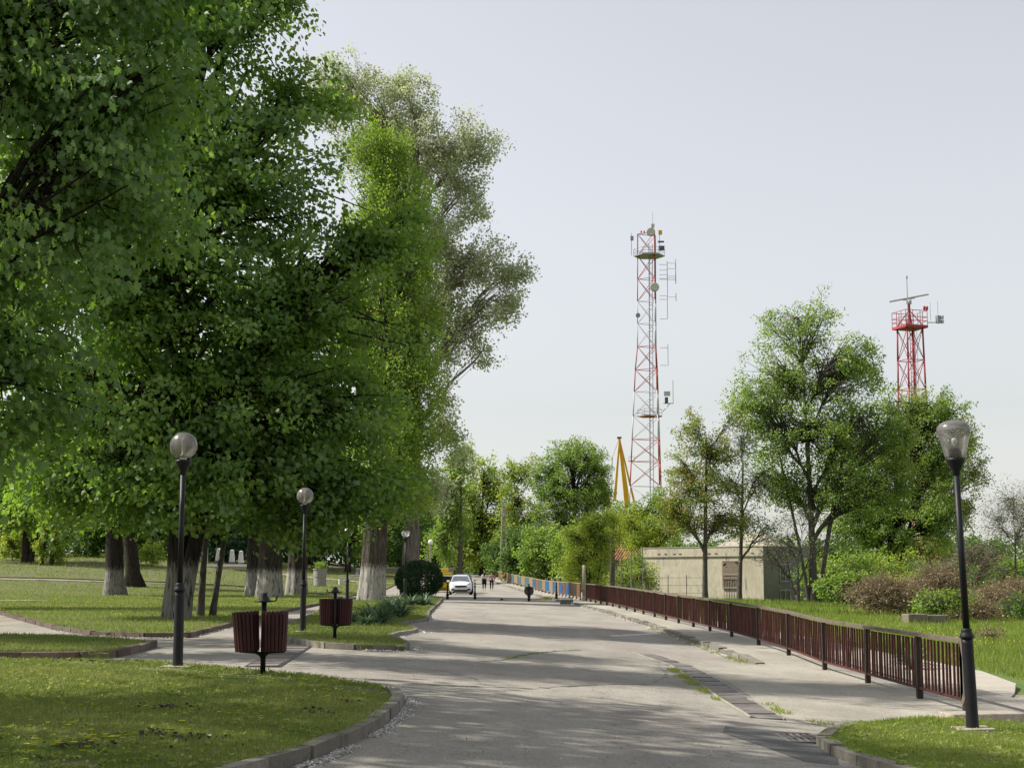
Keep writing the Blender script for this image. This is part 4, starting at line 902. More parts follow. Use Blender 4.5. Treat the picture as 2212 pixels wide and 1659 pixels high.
# right bank
tree('slim_tree', 'slim tree with knotted trunk and bronze leaf tips before the stained building', (14.61, 116), [(-1.1, 0, 12.8, 1.1, 1.1, 1.6), (.3, 0, 11, 2.2, 1.9, 1.9), (-1.6, .2, 9.9, 1.1, 1.1, 1.4), (-.3, 0, 7.8, 2.6, 2.1, 2.1), (-1.9, 0, 6.1, 1.4, 1.4, 1.4), (1.1, .2, 5.9, 2.1, 1.8, 1.5), (2.5, 0, 13.8, .8, .8, .9), (-2.6, 0, 6.8, 1.1, 1.1, 1.1)], (12, .23, .1, 0), bk_grey, lf_bronze, 480, 42, .14, (.32, .32, .24), .2, .4, KITE, 1, -.12, 80, twigs=1, twl=.7)
tree('slim_tree', 'grey half-bare tree with crooked trunk at the corner of the stained building', (17.42, 118), [(.3, 0, 12, 1.8, 1.8, 2.1), (-.5, .4, 8.7, 2.1, 2.1, 2.1), (1.7, 0, 9.1, 1.8, 1.8, 2.1), (.5, 0, 5.9, 2.5, 2, 1.6), (2.3, 0, 5.4, 1.4, 1.3, 1.1)], (10.5, .21, .4, 0), bk_grey, lf_mid, 260, 15, .15, (.35, .35, .3), .2, .4, KITE, 1, -.2, 81, twigs=5, twl=1.1)
RB = [(-.6, 0, 21.5, 3.2, 2.5, 2.4), (-1.6, .8, 17.3, 4, 3.2, 3.1), (-3.9, 0, 14.7, 2.6, 2.5, 2.5), (2.2, -.7, 18, 3.4, 3.2, 3.2), (4, .4, 18.4, 2, 2, 2.5), (-.1, 0, 12.9, 5, 4, 3.2), (4.1, .3, 13.3, 3.2, 3.2, 3.2), (-5.1, 0, 15.3, 1.4, 1.3, 1.3), (1.8, -.4, 8.6, 4.3, 3.5, 2.4), (-2.2, .5, 9.3, 2.5, 2.5, 2.2), (5, 0, 8.6, 2.5, 2.5, 2.3), (6.3, .3, 13.2, 2.0, 2, 2.2), (6.8, .2, 9.6, 2.2, 2, 2.2)]
tree('broad_tree', 'tallest tree on the right bank, open green crown on several grey stems', (23.22, 119), RB, (17, .34, -.3, 0), bk_grey, lf_mid, 1400, 44, .165, (.40, .40, .30), .15, .4, KITE, 1, -.12, 82, twigs=1, twl=.9, trunks=[(.5, .3, 15, .22, 3.2, .5), (-.3, 0, 13, .15, -2.4, 0)], brad=.9)
tree('bare_tree', 'small dark crooked tree with bare twigs before the building side window', (20.74, 112), [(-.7, 0, 4.4, 2, 1.7, 1.7), (-2.1, .4, 3.4, 2, 1.6, 1.2), (2, 0, 4.1, 1.7, 1.4, 1.4), (.7, 0, 6.1, 2, 1.6, 1.4)], (2.6, .2, .1, 0), bk_grey, lf_mid, 130, 3, .13, (.4, .4, .3), .2, .4, KITE, 1, -.5, 83, twigs=4, twl=1.3, brad=.9)
tree('broad_tree', 'green tree in front of the red radar tower', (36.9, 152), [(-3.2, 0, 12.5, 2.8, 2.6, 3.2), (-3, 0, 7.5, 3, 2.6, 3), (3.5, 0, 18.1, 3.7, 2.9, 2.5), (6.5, 0, 18.1, 1.9, 1.9, 2.3), (8, 0, 14.8, 1, 1, 1.6), (1.8, 1, 13.7, 4.8, 3.9, 3.9), (5.6, 0, 12.1, 2.5, 2.5, 3.7), (1.1, -1, 7.9, 5.1, 4.1, 3.3), (5.2, 0, 7, 2.5, 2.5, 2.6), (-1.3, 0, 5.6, 3.7, 2.9, 2.2)], (13, .36, 1.8, 0), bk_deep, lf_mid, 1000, 50, .2, (.46, .46, .36), .15, .4, KITE, 1, -.4, 84, twigs=1, twl=1, trunks=[(.8, 0, 12, .25, 3.4, 0)], brad=1.25)
tree('broad_tree', 'bluish green tree behind the globe of the right lamp', (42.52, 160), [(6.0, 0, 12.2, 1.4, 1.4, 1.8), (4.4, 0, 15.4, 1.8, 1.8, 2.9), (2.2, .6, 9.6, 2.9, 2.9, 3.9), (4.4, 0, 9.1, 1.5, 1.5, 2.4), (-.6, 0, 4.7, 3.9, 3.1, 2.2)], (12, .3, 1.6, 0), bk_deep, lf_bronze, 420, 44, .19, (.46, .46, .4), .15, .4, KITE, 1, -.16, 85, twigs=1, twl=1)
tree('bare_tree', 'pale budding tree at the right edge of the picture', (38.63, 118), [(0, 0, 7.9, 1.6, 1.6, 1.6), (-1.4, .3, 6.5, 1.4, 1.3, 1.3), (1.4, 0, 7.2, 1.8, 1.8, 2.1), (.3, 0, 5.2, 2.1, 1.7, 1.4)], (6, .14, 0, 0), bk_grey, lf_pale, 220, 36, .10, (.38, .38, .3), .1, .3, KITE, .9, -.4, 86, twigs=3, twl=1.0, brank=bk_pale, brad=.7)
tree('bare_tree', 'bare twiggy bush between the right lamp and the pale tree', (33.2, 112), [(0, 0, 3.6, 1.8, 1.5, 1.8), (-1.4, 0, 2.6, 1.6, 1.4, 1.4), (1.6, 0, 3.2, 1.6, 1.4, 1.5)], (3, .1, 0, 0), bk_pale, lf_pale, 120, 5, .09, (.3, .3, .3), .1, .3, KITE, .9, -.5, 87, twigs=8, twl=1.1)
g3 = 'undergrowth along the back of the right bank'
und = [(23.5, 108, lf_mid, 1.5, 'green undergrowth around the foot of the tallest tree'), (27.5, 106, lf_fresh, 1.7, 'green undergrowth right of the tallest tree'), (31, 116, lf_fresh, 2.2, 'bright undergrowth between the right bank trees'), (25.5, 122, lf_mid, 2.6, 'leafy undergrowth behind the tallest tree'), (36, 128, lf_shade, 2.6, 'darker undergrowth behind the vine mounds'), (41, 118, lf_shade, 2.2, 'dark bushes at the right edge under the pale tree'), (38, 108, lf_shade, 2.0, 'dark green bush right of the lamp post'), (30, 140, lf_fresh, 3.0, 'fresh thicket far behind the tallest tree'), (44, 140, lf_mid, 2.8, 'thicket at the far right'), (35, 145, lf_fresh, 3, 'fresh thicket before the radar tower tree'), (20.5, 133, lf_mid, 2.2, 'shrub at the back corner of the stained building')]
for i, (x, y, lf, h, lab) in enumerate(und):
    shrub(lab, (x, y), [(0, 0, h * .55, h * 1.05, h * .8, h * .6), (-h * .6, 0, h * .8, h * .6, h * .5, h * .4), (h * .6, .3, h * .9, h * .6, h * .5, h * .5)], lf, 190, 40, .2, 90 + i, spread=(.4, .4, .3), group=g3, twigs=1)
vm = [(18.6, 78, 1.9, 1.9, 'brown dead vine mound, leftmost on the bank'), (23.0, 84, 2.6, 2.0, 'tallest brown dome of dead vines behind the concrete block'), (20.4, 80, 1.5, 1.6, 'low brown vine tangle between the two taller mounds'), (26.6, 81, 2.0, 2.6, 'brown vine tangle right of the lamp post'), (23.8, 77, 1.4, 1.8, 'brown vine tangle just behind the lamp post'), (27.0, 75, 1.3, 2.2, 'low tangle of vines at the right edge of the bank'), (21.2, 72, .8, 1.4, 'low twiggy tangle right of the concrete block')]
for i, (x, y, h, wd, lab) in enumerate(vm):
    shrub(lab, (x, y), [(0, 0, h * .45, wd, wd * .8, h * .5), (.1, 0, h * .75, wd * .6, wd * .5, h * .3)], lf_brown, 260, 9, .11, 110 + i, bark=tw_straw, spread=(.3, .3, .25), group='dead vine mounds on the right bank', name='vine_mound', twigs=7, twl=.9, gap=-.9)
shrub('green leafy brambles growing over the concrete block', (18.9, 69), [(0, 0, .7, .9, .7, .5), (.8, 0, 1.0, .8, .6, .4)], lf_mid, 70, 30, .11, 120, group=g3, twigs=3)
shrub('green brambles right of the lamp post foot', (24.4, 74), [(0, 0, .6, 1.3, .9, .6), (1.6, 0, .7, 1.0, .8, .6)], lf_shade, 80, 30, .11, 121, group=g3, twigs=4)
shrub('small dry brown weed heap on the bright bank', (15.0, 48.5), [(0, 0, .22, .5, .4, .22)], lf_brown, 40, 20, .05, 122, bark=bk_pale, spread=(.1, .1, .07), twigs=3, twl=.25, brad=.4)

# clipped hedge ball on the island
hb = thing('hedge_ball', 'dark clipped evergreen ball at the far end of the planted island', 'shrub', (-5.55, 92.0, gz(-5.55, 92) + LZ))
MB().tube([(0, 0, -.1), (0, 0, .6)], .12, 8).build('stem', bk_deep, hb)
rng = np.random.default_rng(77); n = 11000
d = unit(rng.normal(size=(n, 3))); rad = (.55 + .45 * rng.random(n) ** .35)[:, None] * (1 + .05 * noise3(d * 3, 3, 1) + .03 * noise3(d * 9, 3, 4))[:, None]
p = d * rad * np.array([1.42, 1.35, 1.08]) + np.array([0, 0, 1.1])
k = p[:, 2] > .04; d = d[k]; p = p[k]; n = len(p)
link('crown', scatter_mesh('crown', p, d + rng.normal(size=(n, 3)) * .6 + np.array([0, 0, .3]), rng.normal(size=(n, 3)), rng.uniform(.09, .16, n), rng.uniform(.06, .10, n), KITE, rng.normal(.45, .25, n)), lf_dark, hb)

# yuccas
def yucca(label, x, y, s, seed, n=90, zo=LZ):
    rg = random.Random(seed); mb = MB(); r = thing('yucca_plant', label, 'plant', (x, y, gz(x, y) + zo), rg.random() * 6, 'yuccas')
    lvs = []
    for i in range(n):
        a = rg.random() * 2 * PI; el = rg.triangular(.05, 1.45, .8); L = s * rg.uniform(.55, 1.0); wdt = .022 * s / .7
        u = Vector((math.cos(a), math.sin(a), 0)); sd_ = Vector((-u.y, u.x, 0)); pts = []
        for k in range(4):
            t = k / 3; e = el - .35 * t * t
            pts.append(u * (L * t * math.cos(e) + .04) + Vector((0, 0, .03 + L * t * math.sin(e))))
        V = []
        for k, q in enumerate(pts):
            ww = wdt * (1, 1.15, .8, .05)[k]; V += [q - sd_ * ww + Vector((0, 0, ww * .5)), q, q + sd_ * ww + Vector((0, 0, ww * .5))]
        F = []
        for k in range(3): F += [(3 * k, 3 * k + 1, 3 * k + 4, 3 * k + 3), (3 * k + 1, 3 * k + 2, 3 * k + 5, 3 * k + 4)]
        mb.add(V, F); lvs += [rg.random()] * 6
    o = mb.build('blades', lf_yucca, r); at = o.data.attributes.new('lv', 'FLOAT', 'FACE'); at.data.foreach_set('value', lvs)
    MB().lathe([(.05, -.05), (.07, .05), (.03, .14)], 8).build('base', bk_deep, r)
for i, (x, y, s, lab) in enumerate([(-3.95, 43.4, .85, 'big yucca right behind the second bin'), (-3.55, 41.6, .8, 'yucca in front of the poplar trunk'), (-3.78, 40.0, .5, 'smallest yucca at the front of the island'), (-4.35, 42.3, .5, 'low yucca close to the second bin'), (-3.45, 47.8, .85, 'yucca at the road side of the island'), (-3.9, 50.5, .8, 'yucca behind the road side one'), (-4.35, 66.5, .8, 'yucca left in the row before the hedge ball'), (-3.95, 69.5, .8, 'yucca in the middle of the row before the hedge ball'), (-3.8, 66.5, .75, 'yucca right in the row before the hedge ball'), (-4.7, 58, .75, 'yucca between the island groups'), (-5.1, 68, .8, 'yucca at the foot of the fourth lamp')]):
    yucca(lab, x, y, s, 200 + i)
yucca('single yucca on the bank behind the railing end', 8.4, 32.6, .75, 230, 50, 0)

# ================================================================== lamps
def lamp_post(name, label, x, y, zo, globe='ball', H=3.34, lean=0, group='park lamps'):
    r = thing(name, label, 'lamp', (x, y, gz(x, y) + zo), 0, group)
    r.rotation_euler = (0, lean, 0)
    MB().box((0, 0, .0), (.42, .42, .05)).build('base_plate', m_conc, r, bevel=.01)
    MB().lathe([(.078, -.1), (.078, .02), (.072, .06), (.068, 1.0), (.068, 1.06)], 20).build('lower_shaft', m_black, r, smooth=True)
    MB().lathe([(.075, 1.061), (.088, 1.075), (.088, 1.09), (.07, 1.12), (.062, 1.15), (.066, 1.165), (.05, 1.18)], 20).build('collar', m_black, r, smooth=True)
    MB().lathe([(.042, 1.17), (.037, H - .62)], 16).build('shaft', m_black, r, smooth=True)
    MB().lathe([(.037, H - .63), (.047, H - .58), (.075, H - .52), (.105, H - .46), (.115, H - .44), (.115, H - .415)], 20).build('cup', m_black, r, smooth=True)
    if globe == 'ball':
        R0 = .195; zc = H - .205
        pr = [(R0 * math.sin(a), zc - R0 * math.cos(a)) for a in [.52 + (PI - .52) * i / 16 for i in range(17)]]
        pr[-1] = (.002, pr[-1][1])
        gl = MB().lathe(pr, 28).build('globe', m_globe, r, smooth=True)
        MB().lathe([(.05, H - .41), (.05, H - .34), (.028, H - .33), (.03, H - .18), (.036, H - .12), (.012, H - .085)], 14).build('bulb', m_bulb, r, smooth=True)
    elif globe == 'bucket':
        pr = [(.114, H - .415), (.128, H - .375), (.165, H - .22), (.188, H - .13), (.199, H - .09), (.2, H - .062), (.19, H - .03), (.165, H + .0), (.12, H + .026), (.06, H + .042), (.002, H + .046)]
        pr = [(a, b) for a, b in pr]
        MB().lathe(pr, 32).build('globe', m_clear, r, smooth=True)
        MB().lathe([(.2, H - .085), (.203, H - .077), (.2, H - .069)], 32, cap=False).build('globe_seam', m_clear, r, smooth=True)
        MB().lathe([(.072, H - .41), (.072, H - .30), (.05, H - .295)], 20).build('lamp_holder', m_black, r, smooth=True)
        MB().lathe([(.015, H - .295), (.018, H - .25), (.032, H - .225), (.036, H - .20), (.03, H - .175), (.002, H - .165)], 16).build('bulb', m_bulb, r, smooth=True)
    elif globe == 'broken':
        R0 = .19; n = 20; V = []; F = []; rg = random.Random(4)
        for i in range(7):
            for k in range(n):
                a = .55 + 1.25 * i / 6 + (rg.uniform(-.05, .35) if i == 6 else 0); V.append((R0 * math.sin(a) * math.cos(2 * PI * k / n), R0 * math.sin(a) * math.sin(2 * PI * k / n), H - .205 - R0 * math.cos(a)))
        for i in range(6):
            for k in range(n): F.append((i * n + k, i * n + (k + 1) % n, (i + 1) * n + (k + 1) % n, (i + 1) * n + k))
        MB().add(V, F).build('broken_globe', m_clear, r, smooth=True)
        MB().lathe([(.03, H - .41), (.03, H - .28), (.02, H - .2)], 10).build('bulb', m_bulb, r, smooth=True)
    return r
lamp_post('park_lamp', 'black park lamp with smoked ball globe on the front lawn', -4.72, 21.9, LZ)
lamp_post('park_lamp', 'black park lamp with smoked ball globe left of the second bin', -4.83, 35.7, LZ)
lamp_post('park_lamp', 'black park lamp whose top is hidden in the maple leaves behind the second bin', -7.0, 65.5, LZ)
lamp_post('park_lamp', 'black park lamp with broken open globe before the hedge ball', -4.75, 68.5, LZ, 'broken', 3.4)
lamp_post('park_lamp', 'black park lamp with clear bucket globe on the right grass corner', 5.44, 18.4, LZ, 'bucket', 3.62, -.028)
wl_ = thing('street_lamp', 'white ball lamp on a pale concrete post beyond the hedge ball', 'lamp', (-7.95, 150, gz(-7.95, 150) + LZ))
MB().lathe([(.16, 0), (.15, .4), (.09, .5), (.075, 4.0), (.1, 4.05)], 12).build('post', m_conc, wl_, smooth=True)
MB().lathe([(max(.002, .24 * math.sin(PI * i / 12)), 4.28 - .24 * math.cos(PI * i / 12)) for i in range(13)], 20).build('globe', m_opal, wl_, smooth=True)
up_ = thing('concrete_post', 'short pale concrete post beside the white ball lamp', 'post', (-8.2, 147, gz(-8.2, 147) + LZ))
MB().box((0, 0, 1.4), (.28, .28, 2.8)).build('shaft', m_conc, up_, bevel=.02)
MB().box((.45, .2, 1.1), (.24, .24, 2.2)).build('stub', m_conc, up_, bevel=.02)

# ------------------------------------------------------------------ twin litter bins
def bin_(label, x, y, zo, rz, tilt=0):
    r = thing('litter_bin', label, 'bin', (x, y, gz(x, y) + zo), rz, 'twin slatted litter bins')
    MB().tube([(0, 0, -.1), (0, 0, 1.0)], .035, 14).build('pole', m_black, r, smooth=True)
    MB().lathe([(.035, .93), (.14, .945), (.145, .955), (.08, .965), (.065, 1.0), (.045, 1.02), (.04, 1.06)], 16).build('ash_dish', m_black, r, smooth=True)
    MB().tube([(-.14, 0, .95), (-.16, 0, .965), (-.175, 0, 1.02)], .01, 6).build('lid_hook', m_black, r)
    for s in (-1, 1):
        mb = MB(); mb.tube([(0, 0, .2), (s * .03, .03, .255), (s * .09, .06, .29), (s * .30, .1, .30)], [.03, .028, .024, .02], 8); mb.build('bracket', m_black, r, smooth=True)
    for s in (-1, 1):
        d = bpy.data.objects.new('drum', MB().lathe([(.135, .30), (.14, .31), (.153, .80), (.148, .81), (.138, .80), (.13, .34)], 24, cap=False).mesh('drum', True)); COL.objects.link(d); d.parent = r
        d.data.materials.append(m_black); d.location = (s * .168, .13, 0)
        if s > 0 and tilt: d.rotation_euler = (0, tilt, 0)
        MB().lathe([(.001, .315), (.135, .315)], 20, cap=False).build('drum_floor', m_black, d)
        n = 20
        for k in range(n):
            a = 2 * PI * k / n; M = Matrix.Rotation(a, 3, 'Z') @ Matrix.Rotation(.035, 3, 'Y')
            q = Matrix.Rotation(a, 3, 'Z') @ Vector((.159, 0, 0))
            MB().box((0, 0, 0), (.016, .038, .52), M=M).build('slat', m_slat, d, loc=(q.x, q.y, .56))
    return r
bin_('twin slatted litter bin in deep shade on the front lawn edge', -3.30, 20.55, LZ, PI, .07)
bin_('twin red slatted litter bin on the planted island', -3.62, 31.6, LZ, 0)

# ------------------------------------------------------------------ bollards and round sign
BOL = MB().lathe([(.085, 0), (.085, .16), (.065, .19), (.10, .24), (.10, .30), (.06, .34), (.055, .40), (.07, .42), (.045, .46), (.04, .72), (.062, .76), (.062, .79), (.036, .83), (.032, .90), (.05, .94), (.05, .98), (.03, 1.02), (.004, 1.035)], 16).mesh('bollard', True); BOL.materials.append(m_black)
for (x, y, lab) in ((-3.93, 94, 'black bollard left of the white car'), (-2.26, 94.1, 'black bollard right of the white car'), (2.76, 95.7, 'black bollard beside the painted fence walkway')):
    o = link('bollard', BOL, None, None, (x, y, gz(x, y) + (.1 if x > 2.6 else 0))); tag(o, lab, 'bollard', 'bollards across the road')
st = thing('bollard_stump', 'short broken black bollard stump in the middle of the road', 'bollard', (-.61, 92.6, gz(-.61, 92.6)))
MB().lathe([(.085, 0), (.085, .08), (.06, .1), (.05, .1)], 12).build('stump', m_black, st)
sg = thing('road_sign', 'round road sign seen from its grey back on a bollard', 'sign', (1.01, 91.7, gz(1.01, 91.7)), 0)
link('bollard', BOL, None, sg)
dm = MB(); V = [(.29 * math.cos(2 * PI * k / 32), -.0, .6 + .29 * math.sin(2 * PI * k / 32)) for k in range(32)]
dm.add([(a, -.015, c) for a, b, c in V] + [(a, .0, c) for a, b, c in V], [tuple(range(32)), tuple(range(63, 31, -1))] + [(k, 32 + k, 32 + (k + 1) % 32, (k + 1) % 32) for k in range(32)])
dm.build('disc', plain('sign_back_grey', (.055, .06, .065), .55), sg, loc=(0, .075, 0))
MB().box((0, -.02, .75), (.42, .02, .04)).build('mounting_bar', m_black, sg, loc=(0, .075, 0))
rk = MB(); rk.prism([(-.35, -.22), (.3, -.26), (.42, .05), (.2, .25), (-.2, .2)], 0, .28)
rk = rk.build('kerb_rubble', m_darkstone, None, (2.95, 84.5, gz(2.95, 84.5)), bevel=.05); tag(rk, 'dark lump of broken kerb at the roadside before the painted fence', 'rubble')

# ------------------------------------------------------------------ maroon railing
POSTS = [(4.32, 89.51), (4.44, 87.06), (4.57, 84.25), (4.7, 81.62), (4.84, 78.71), (4.97, 76), (5.1, 73.29), (5.23, 70.41), (5.37, 67.52), (5.51, 64.71), (5.67, 61.39), (5.81, 58.29), (5.96, 55.27), (6.11, 52.07), (6.26, 48.89), (6.4, 45.05), (6.4, 40.17), (6.4, 35.84), (6.4, 31.73), (6.4, 27.92), (6.4, 24.4), (6.42, 21.94)]
rl = thing('railing', 'long maroon bar railing along the walkway on the right', 'railing', (6.4, 21.94, wz(6.4, 21.94)))
O = Vector(rl.location); FH = .97
def loc3(x, y, z): return Vector((x, y, z)) - O
PM = MB().box((0, 0, FH / 2 - .05), (.085, .11, FH + .1)).mesh('post'); PM.materials.append(m_post)
for i, (x, y) in enumerate(POSTS[:-1]):
    o = link('post', PM, None, rl, loc3(x, y, wz(x, y))); o.rotation_euler = (random.gauss(0, .006), random.gauss(0, .012), 0)
BARM = MB().box((0, 0, 0), (.031, .031, 1)).mesh('bar'); BARM.materials.append(m_fence)
nb = 0; far = MB()
for i in range(len(POSTS) - 2, -1, -1):
    a = Vector((*POSTS[i + 1], 0)); b = Vector((*POSTS[i], 0)); L = (b - a).length
    za, zb = wz(a.x, a.y), wz(b.x, b.y)
    n = max(8, int(round(L / .19)))
    for k in range(1, n):
        p = a.lerp(b, k / n); z = za + (zb - za) * k / n
        if nb < 300:
            rgb = random.Random(nb * 13 + 5)
            o = link('bar', BARM, None, rl, loc3(p.x + rgb.gauss(0, .003), p.y + rgb.gauss(0, .01), z + .555)); o.scale = (1, 1, .77); nb += 1
            o.rotation_euler = (rgb.gauss(0, .012), rgb.gauss(0, .006), 0)
            if nb in (37, 90): o.rotation_euler = (.09, .03, 0)
        else: far.box(loc3(p.x, p.y, z + .555), (.031, .031, .77))
    for zz, w_, nm, mm in ((.17, .03, 'bottom_rail', m_fence), (FH + .025, .055, 'handrail', m_rail)):
        d = (b - a).normalized(); nn = Vector((-d.y, d.x, 0)); h2 = .018 if nm == 'bottom_rail' else .028
        V = []
        for q, z in ((a, za), (b, zb)):
            for s, t in ((-1, -1), (1, -1), (1, 1), (-1, 1)): V.append(loc3(q.x, q.y, z + zz) + nn * w_ * s + Vector((0, 0, h2 * t)))
        mb = MB(); mb.add(V, [(0, 1, 2, 3), (7, 6, 5, 4), (0, 4, 5, 1), (1, 5, 6, 2), (2, 6, 7, 3), (3, 7, 4, 0)]).build(nm, mm, rl)
tag(far.build('far_bars', m_fence, rl), kind='stuff')
# chamfered end post
ep = [(0, .10), (-.14, .24), (-.14, .80), (0, FH + .053), (.10, FH + .053), (-.03, .76), (-.03, .28), (.10, .14)]
mb = MB(); n = len(ep); x0, y0 = POSTS[-1]; zz = wz(x0, y0)
V = [loc3(x0 - .06, y0 + a, zz + b) for a, b in ep] + [loc3(x0 + .06, y0 + a, zz + b) for a, b in ep]
mb.add(V, [(7, 4, 3, 0), (8 + 0, 8 + 3, 8 + 4, 8 + 7), (0, 3, 2, 1), (8 + 1, 8 + 2, 8 + 3, 8 + 0), (4, 7, 6, 5), (8 + 5, 8 + 6, 8 + 7, 8 + 4)] + [(i, (i + 1) % n, n + (i + 1) % n, n + i) for i in range(n)])
mb.build('end_post', m_rail, rl)
MB().box(loc3(x0, y0 + .02, zz + .08), (.10, .10, .2)).build('end_foot', m_post, rl)
cb = MB().box((0, 0, 0), (1.0, .5, .12)).build('concrete_footing', m_conc, None, (6.25, 20.75, gz(6.25, 20.75) + .05), bevel=.015); cb.rotation_euler.z = .15
tag(cb, 'low concrete footing slab at the end of the railing', 'slab')

# ------------------------------------------------------------------ painted fence
pf = thing('painted_fence', 'fence of rusty brown, ochre and blue painted panels beside the road', 'fence', (4.26, 93.4, wz(4.26, 93.4)))
O2 = Vector(pf.location)
PC = {'r': surf('rusty_panel', [(.17, .085, .04), (.27, .15, .07)], 5, .85, stretch=(8, 8, .5)), 'o': surf('ochre_panel', [(.25, .17, .09), (.36, .25, .14)], 5, .85, stretch=(8, 8, .5)), 'b': surf('blue_panel', [(.012, .10, .27), (.02, .16, .38)], 5, .7, stretch=(8, 8, .5)), 't': surf('teal_panel', [(.05, .12, .15), (.08, .17, .2)], 5, .8, stretch=(8, 8, .5)), 'g': surf('dark_grey_panel', [(.045, .05, .045), (.08, .085, .07)], 5, .8, stretch=(8, 8, .5)), 'x': surf('redbrown_panel', [(.17, .055, .03), (.25, .09, .05)], 5, .8, stretch=(8, 8, .5))}
seq = 'rgrbxbobobotrbotototoror'
def fpt(y): return Vector((fx(y), y, 0))
ys = [93.4 + (177.5 - 93.4) * (i / 24) ** 1.06 for i in range(25)]
for i in range(24):
    a, b = fpt(ys[i]), fpt(ys[i + 1]); za, zb = wz(a.x, a.y), wz(b.x, b.y); c = PC[seq[i]]
    d = (b - a); n = 11; dn = d.normalized(); nn = Vector((-dn.y, dn.x, 0))
    mb = MB()
    for k in range(n):
        t0, t1 = (k + .08) / n, (k + .92) / n; pr = .012 * (k % 2)
        q0, q1 = a + d * t0, a + d * t1; z0, z1 = za + (zb - za) * t0, za + (zb - za) * t1
        V = [Vector((q.x, q.y, z + h)) + nn * s - O2 for s in (.0 + pr, .025 + pr) for q, z in ((q0, z0), (q1, z1)) for h in (.2, .98)]
        mb.add(V, [(0, 1, 3, 2), (4, 6, 7, 5), (0, 4, 5, 1), (2, 3, 7, 6), (1, 5, 7, 3), (0, 2, 6, 4)])
    tag(mb.build('panel', c, pf), kind=None)
    for zz, nm in ((.2, 'bottom_rail'), (1.0, 'top_rail')):
        MB().bar(Vector((a.x, a.y, za + zz)) - O2, Vector((b.x, b.y, zb + zz)) - O2, .035).build(nm, PC['o'], pf)
    MB().box(Vector((a.x, a.y, za + .48)) - O2, (.08, .08, 1.0)).build('post', PC['g'] if i % 2 else PC['r'], pf)
    MB().box(Vector(((a.x + b.x) / 2, (a.y + b.y) / 2, (za + zb) / 2 + .0)) - O2, (d.length * .5, .1, .12), rz=math.atan2(d.y, d.x)).build('footing_block', m_strip, pf)
gp = thing('gate_post', 'pale post between the painted fence and the maroon railing', 'post', (4.28, 91.6, wz(4.28, 91.6)))
MB().lathe([(.11, 0), (.10, 1.5), (.09, 2.1)], 12).build('shaft', m_conc, gp, smooth=True)
MB().lathe([(.12, 0), (.12, .25), (.10, .3)], 12).build('foot', m_conc, gp)

# ------------------------------------------------------------------ buildings on the bank
bd = thing('flat_roofed_building', 'long windowless building with stained beige plaster behind the railing', 'building', (20.25, 124, gz(20.25, 124) - .1), math.atan2(-8, 9.05))
# local: -x along the front towards the left end, +y into the building
Hb = 4.35; Lb = 12.1; Wb = 8.0
MB().box((-Lb / 2, Wb / 2, Hb / 2 - .35), (Lb, Wb, Hb - .7)).build('wall', m_plaster, bd)
MB().box((-Lb / 2, Wb / 2, Hb - .36), (Lb + .1, Wb + .1, .72)).build('parapet', m_plaster, bd)
MB().box((-Lb / 2, Wb / 2, Hb + .03), (Lb + .18, Wb + .18, .07)).build('coping', m_conc, bd)
MB().box((-Lb / 2, .0, Hb - .74), (Lb + .08, .2, .06)).build('drip_ledge', m_conc, bd)
MB().box((.004, Wb / 2, Hb / 2 - .35), (.02, Wb - .02, Hb - .72)).build('side_wall', m_plaster2, bd)  # end wall turned from the sun: its shade is put into darker plaster
MB().box((.058, Wb / 2, Hb - .36), (.02, Wb + .06, .70)).build('side_parapet', m_plaster2, bd)  # same darker plaster, shade of this side put into the colour
for k, px in enumerate((-10.3, -9.6, -8.7, -8.1, -5.2, -4.5, -1.0)):
    MB().box((px, -.07, Hb - .5), (.26, .06, .05)).build('bracket', m_darkstone, bd)
bw = thing('bricked_doorway', 'patch of bare brick with rusty bars in the plaster of the long building', 'doorway')
bw.parent = None
bw.location = bd.location; bw.rotation_euler = bd.rotation_euler
rg = random.Random(8)
MB().prism([(-3.9, -.02), (-2.3, -.02), (-2.3, .03), (-3.9, .03)], 1.0, 3.2).build('brick_bed', m_crack, bw)
bme = MB().box((0, 0, 0), (.23, .06, .085)).mesh('brick'); bme.materials.append(m_brick)
for r_ in range(20):
    for c_ in range(7):
        xx = -3.82 + c_ * .24 + (.12 if r_ % 2 else 0) ; zz = 1.08 + r_ * .105
        if zz > 2.75 and rg.random() < (zz - 2.75) * 1.5: continue
        o = link('brick', bme, None, bw, (xx, -.05 + rg.gauss(0, .006), zz))
for k in range(6): MB().box((-3.7 + k * .24, -.12, .9), (.03, .03, 1.8)).build('bar', m_steel, bw)
for zz in (.4, 1.0, 1.75): MB().box((-3.1, -.13, zz), (1.5, .03, .04)).build('cross_bar', m_steel, bw)
for zz in (1.05, 2.1): MB().box((-3.1, -.1, zz), (1.7, .06, .07)).build('lintel', m_conc, bw)
def window(px, z0, w_, h_, par):
    f = MB().box((.03, px, z0 + h_ / 2), (.04, w_, h_)).build('window', m_darkwin, par)
    for dy in (-w_ / 2, 0, w_ / 2): MB().box((.055, px + dy, z0 + h_ / 2), (.05, .09, h_ + .1)).build('frame_stile', m_whitewood, f)
    for dz in (0, h_): MB().box((.057, px, z0 + dz), (.05, w_ + .09, .08)).build('frame_rail', m_whitewood, f)
window(3.2, 1.55, 1.5, 1.4, bd); window(3.2, -.05, 1.5, .9, bd)
hr = thing('hipped_roof_house', 'pale hipped roof showing over the long building', 'building', (23.5, 150, gz(23.5, 150)), -.5)
MB().box((0, 0, 1.7), (8, 6, 3.4)).build('wall', m_plaster2, hr)
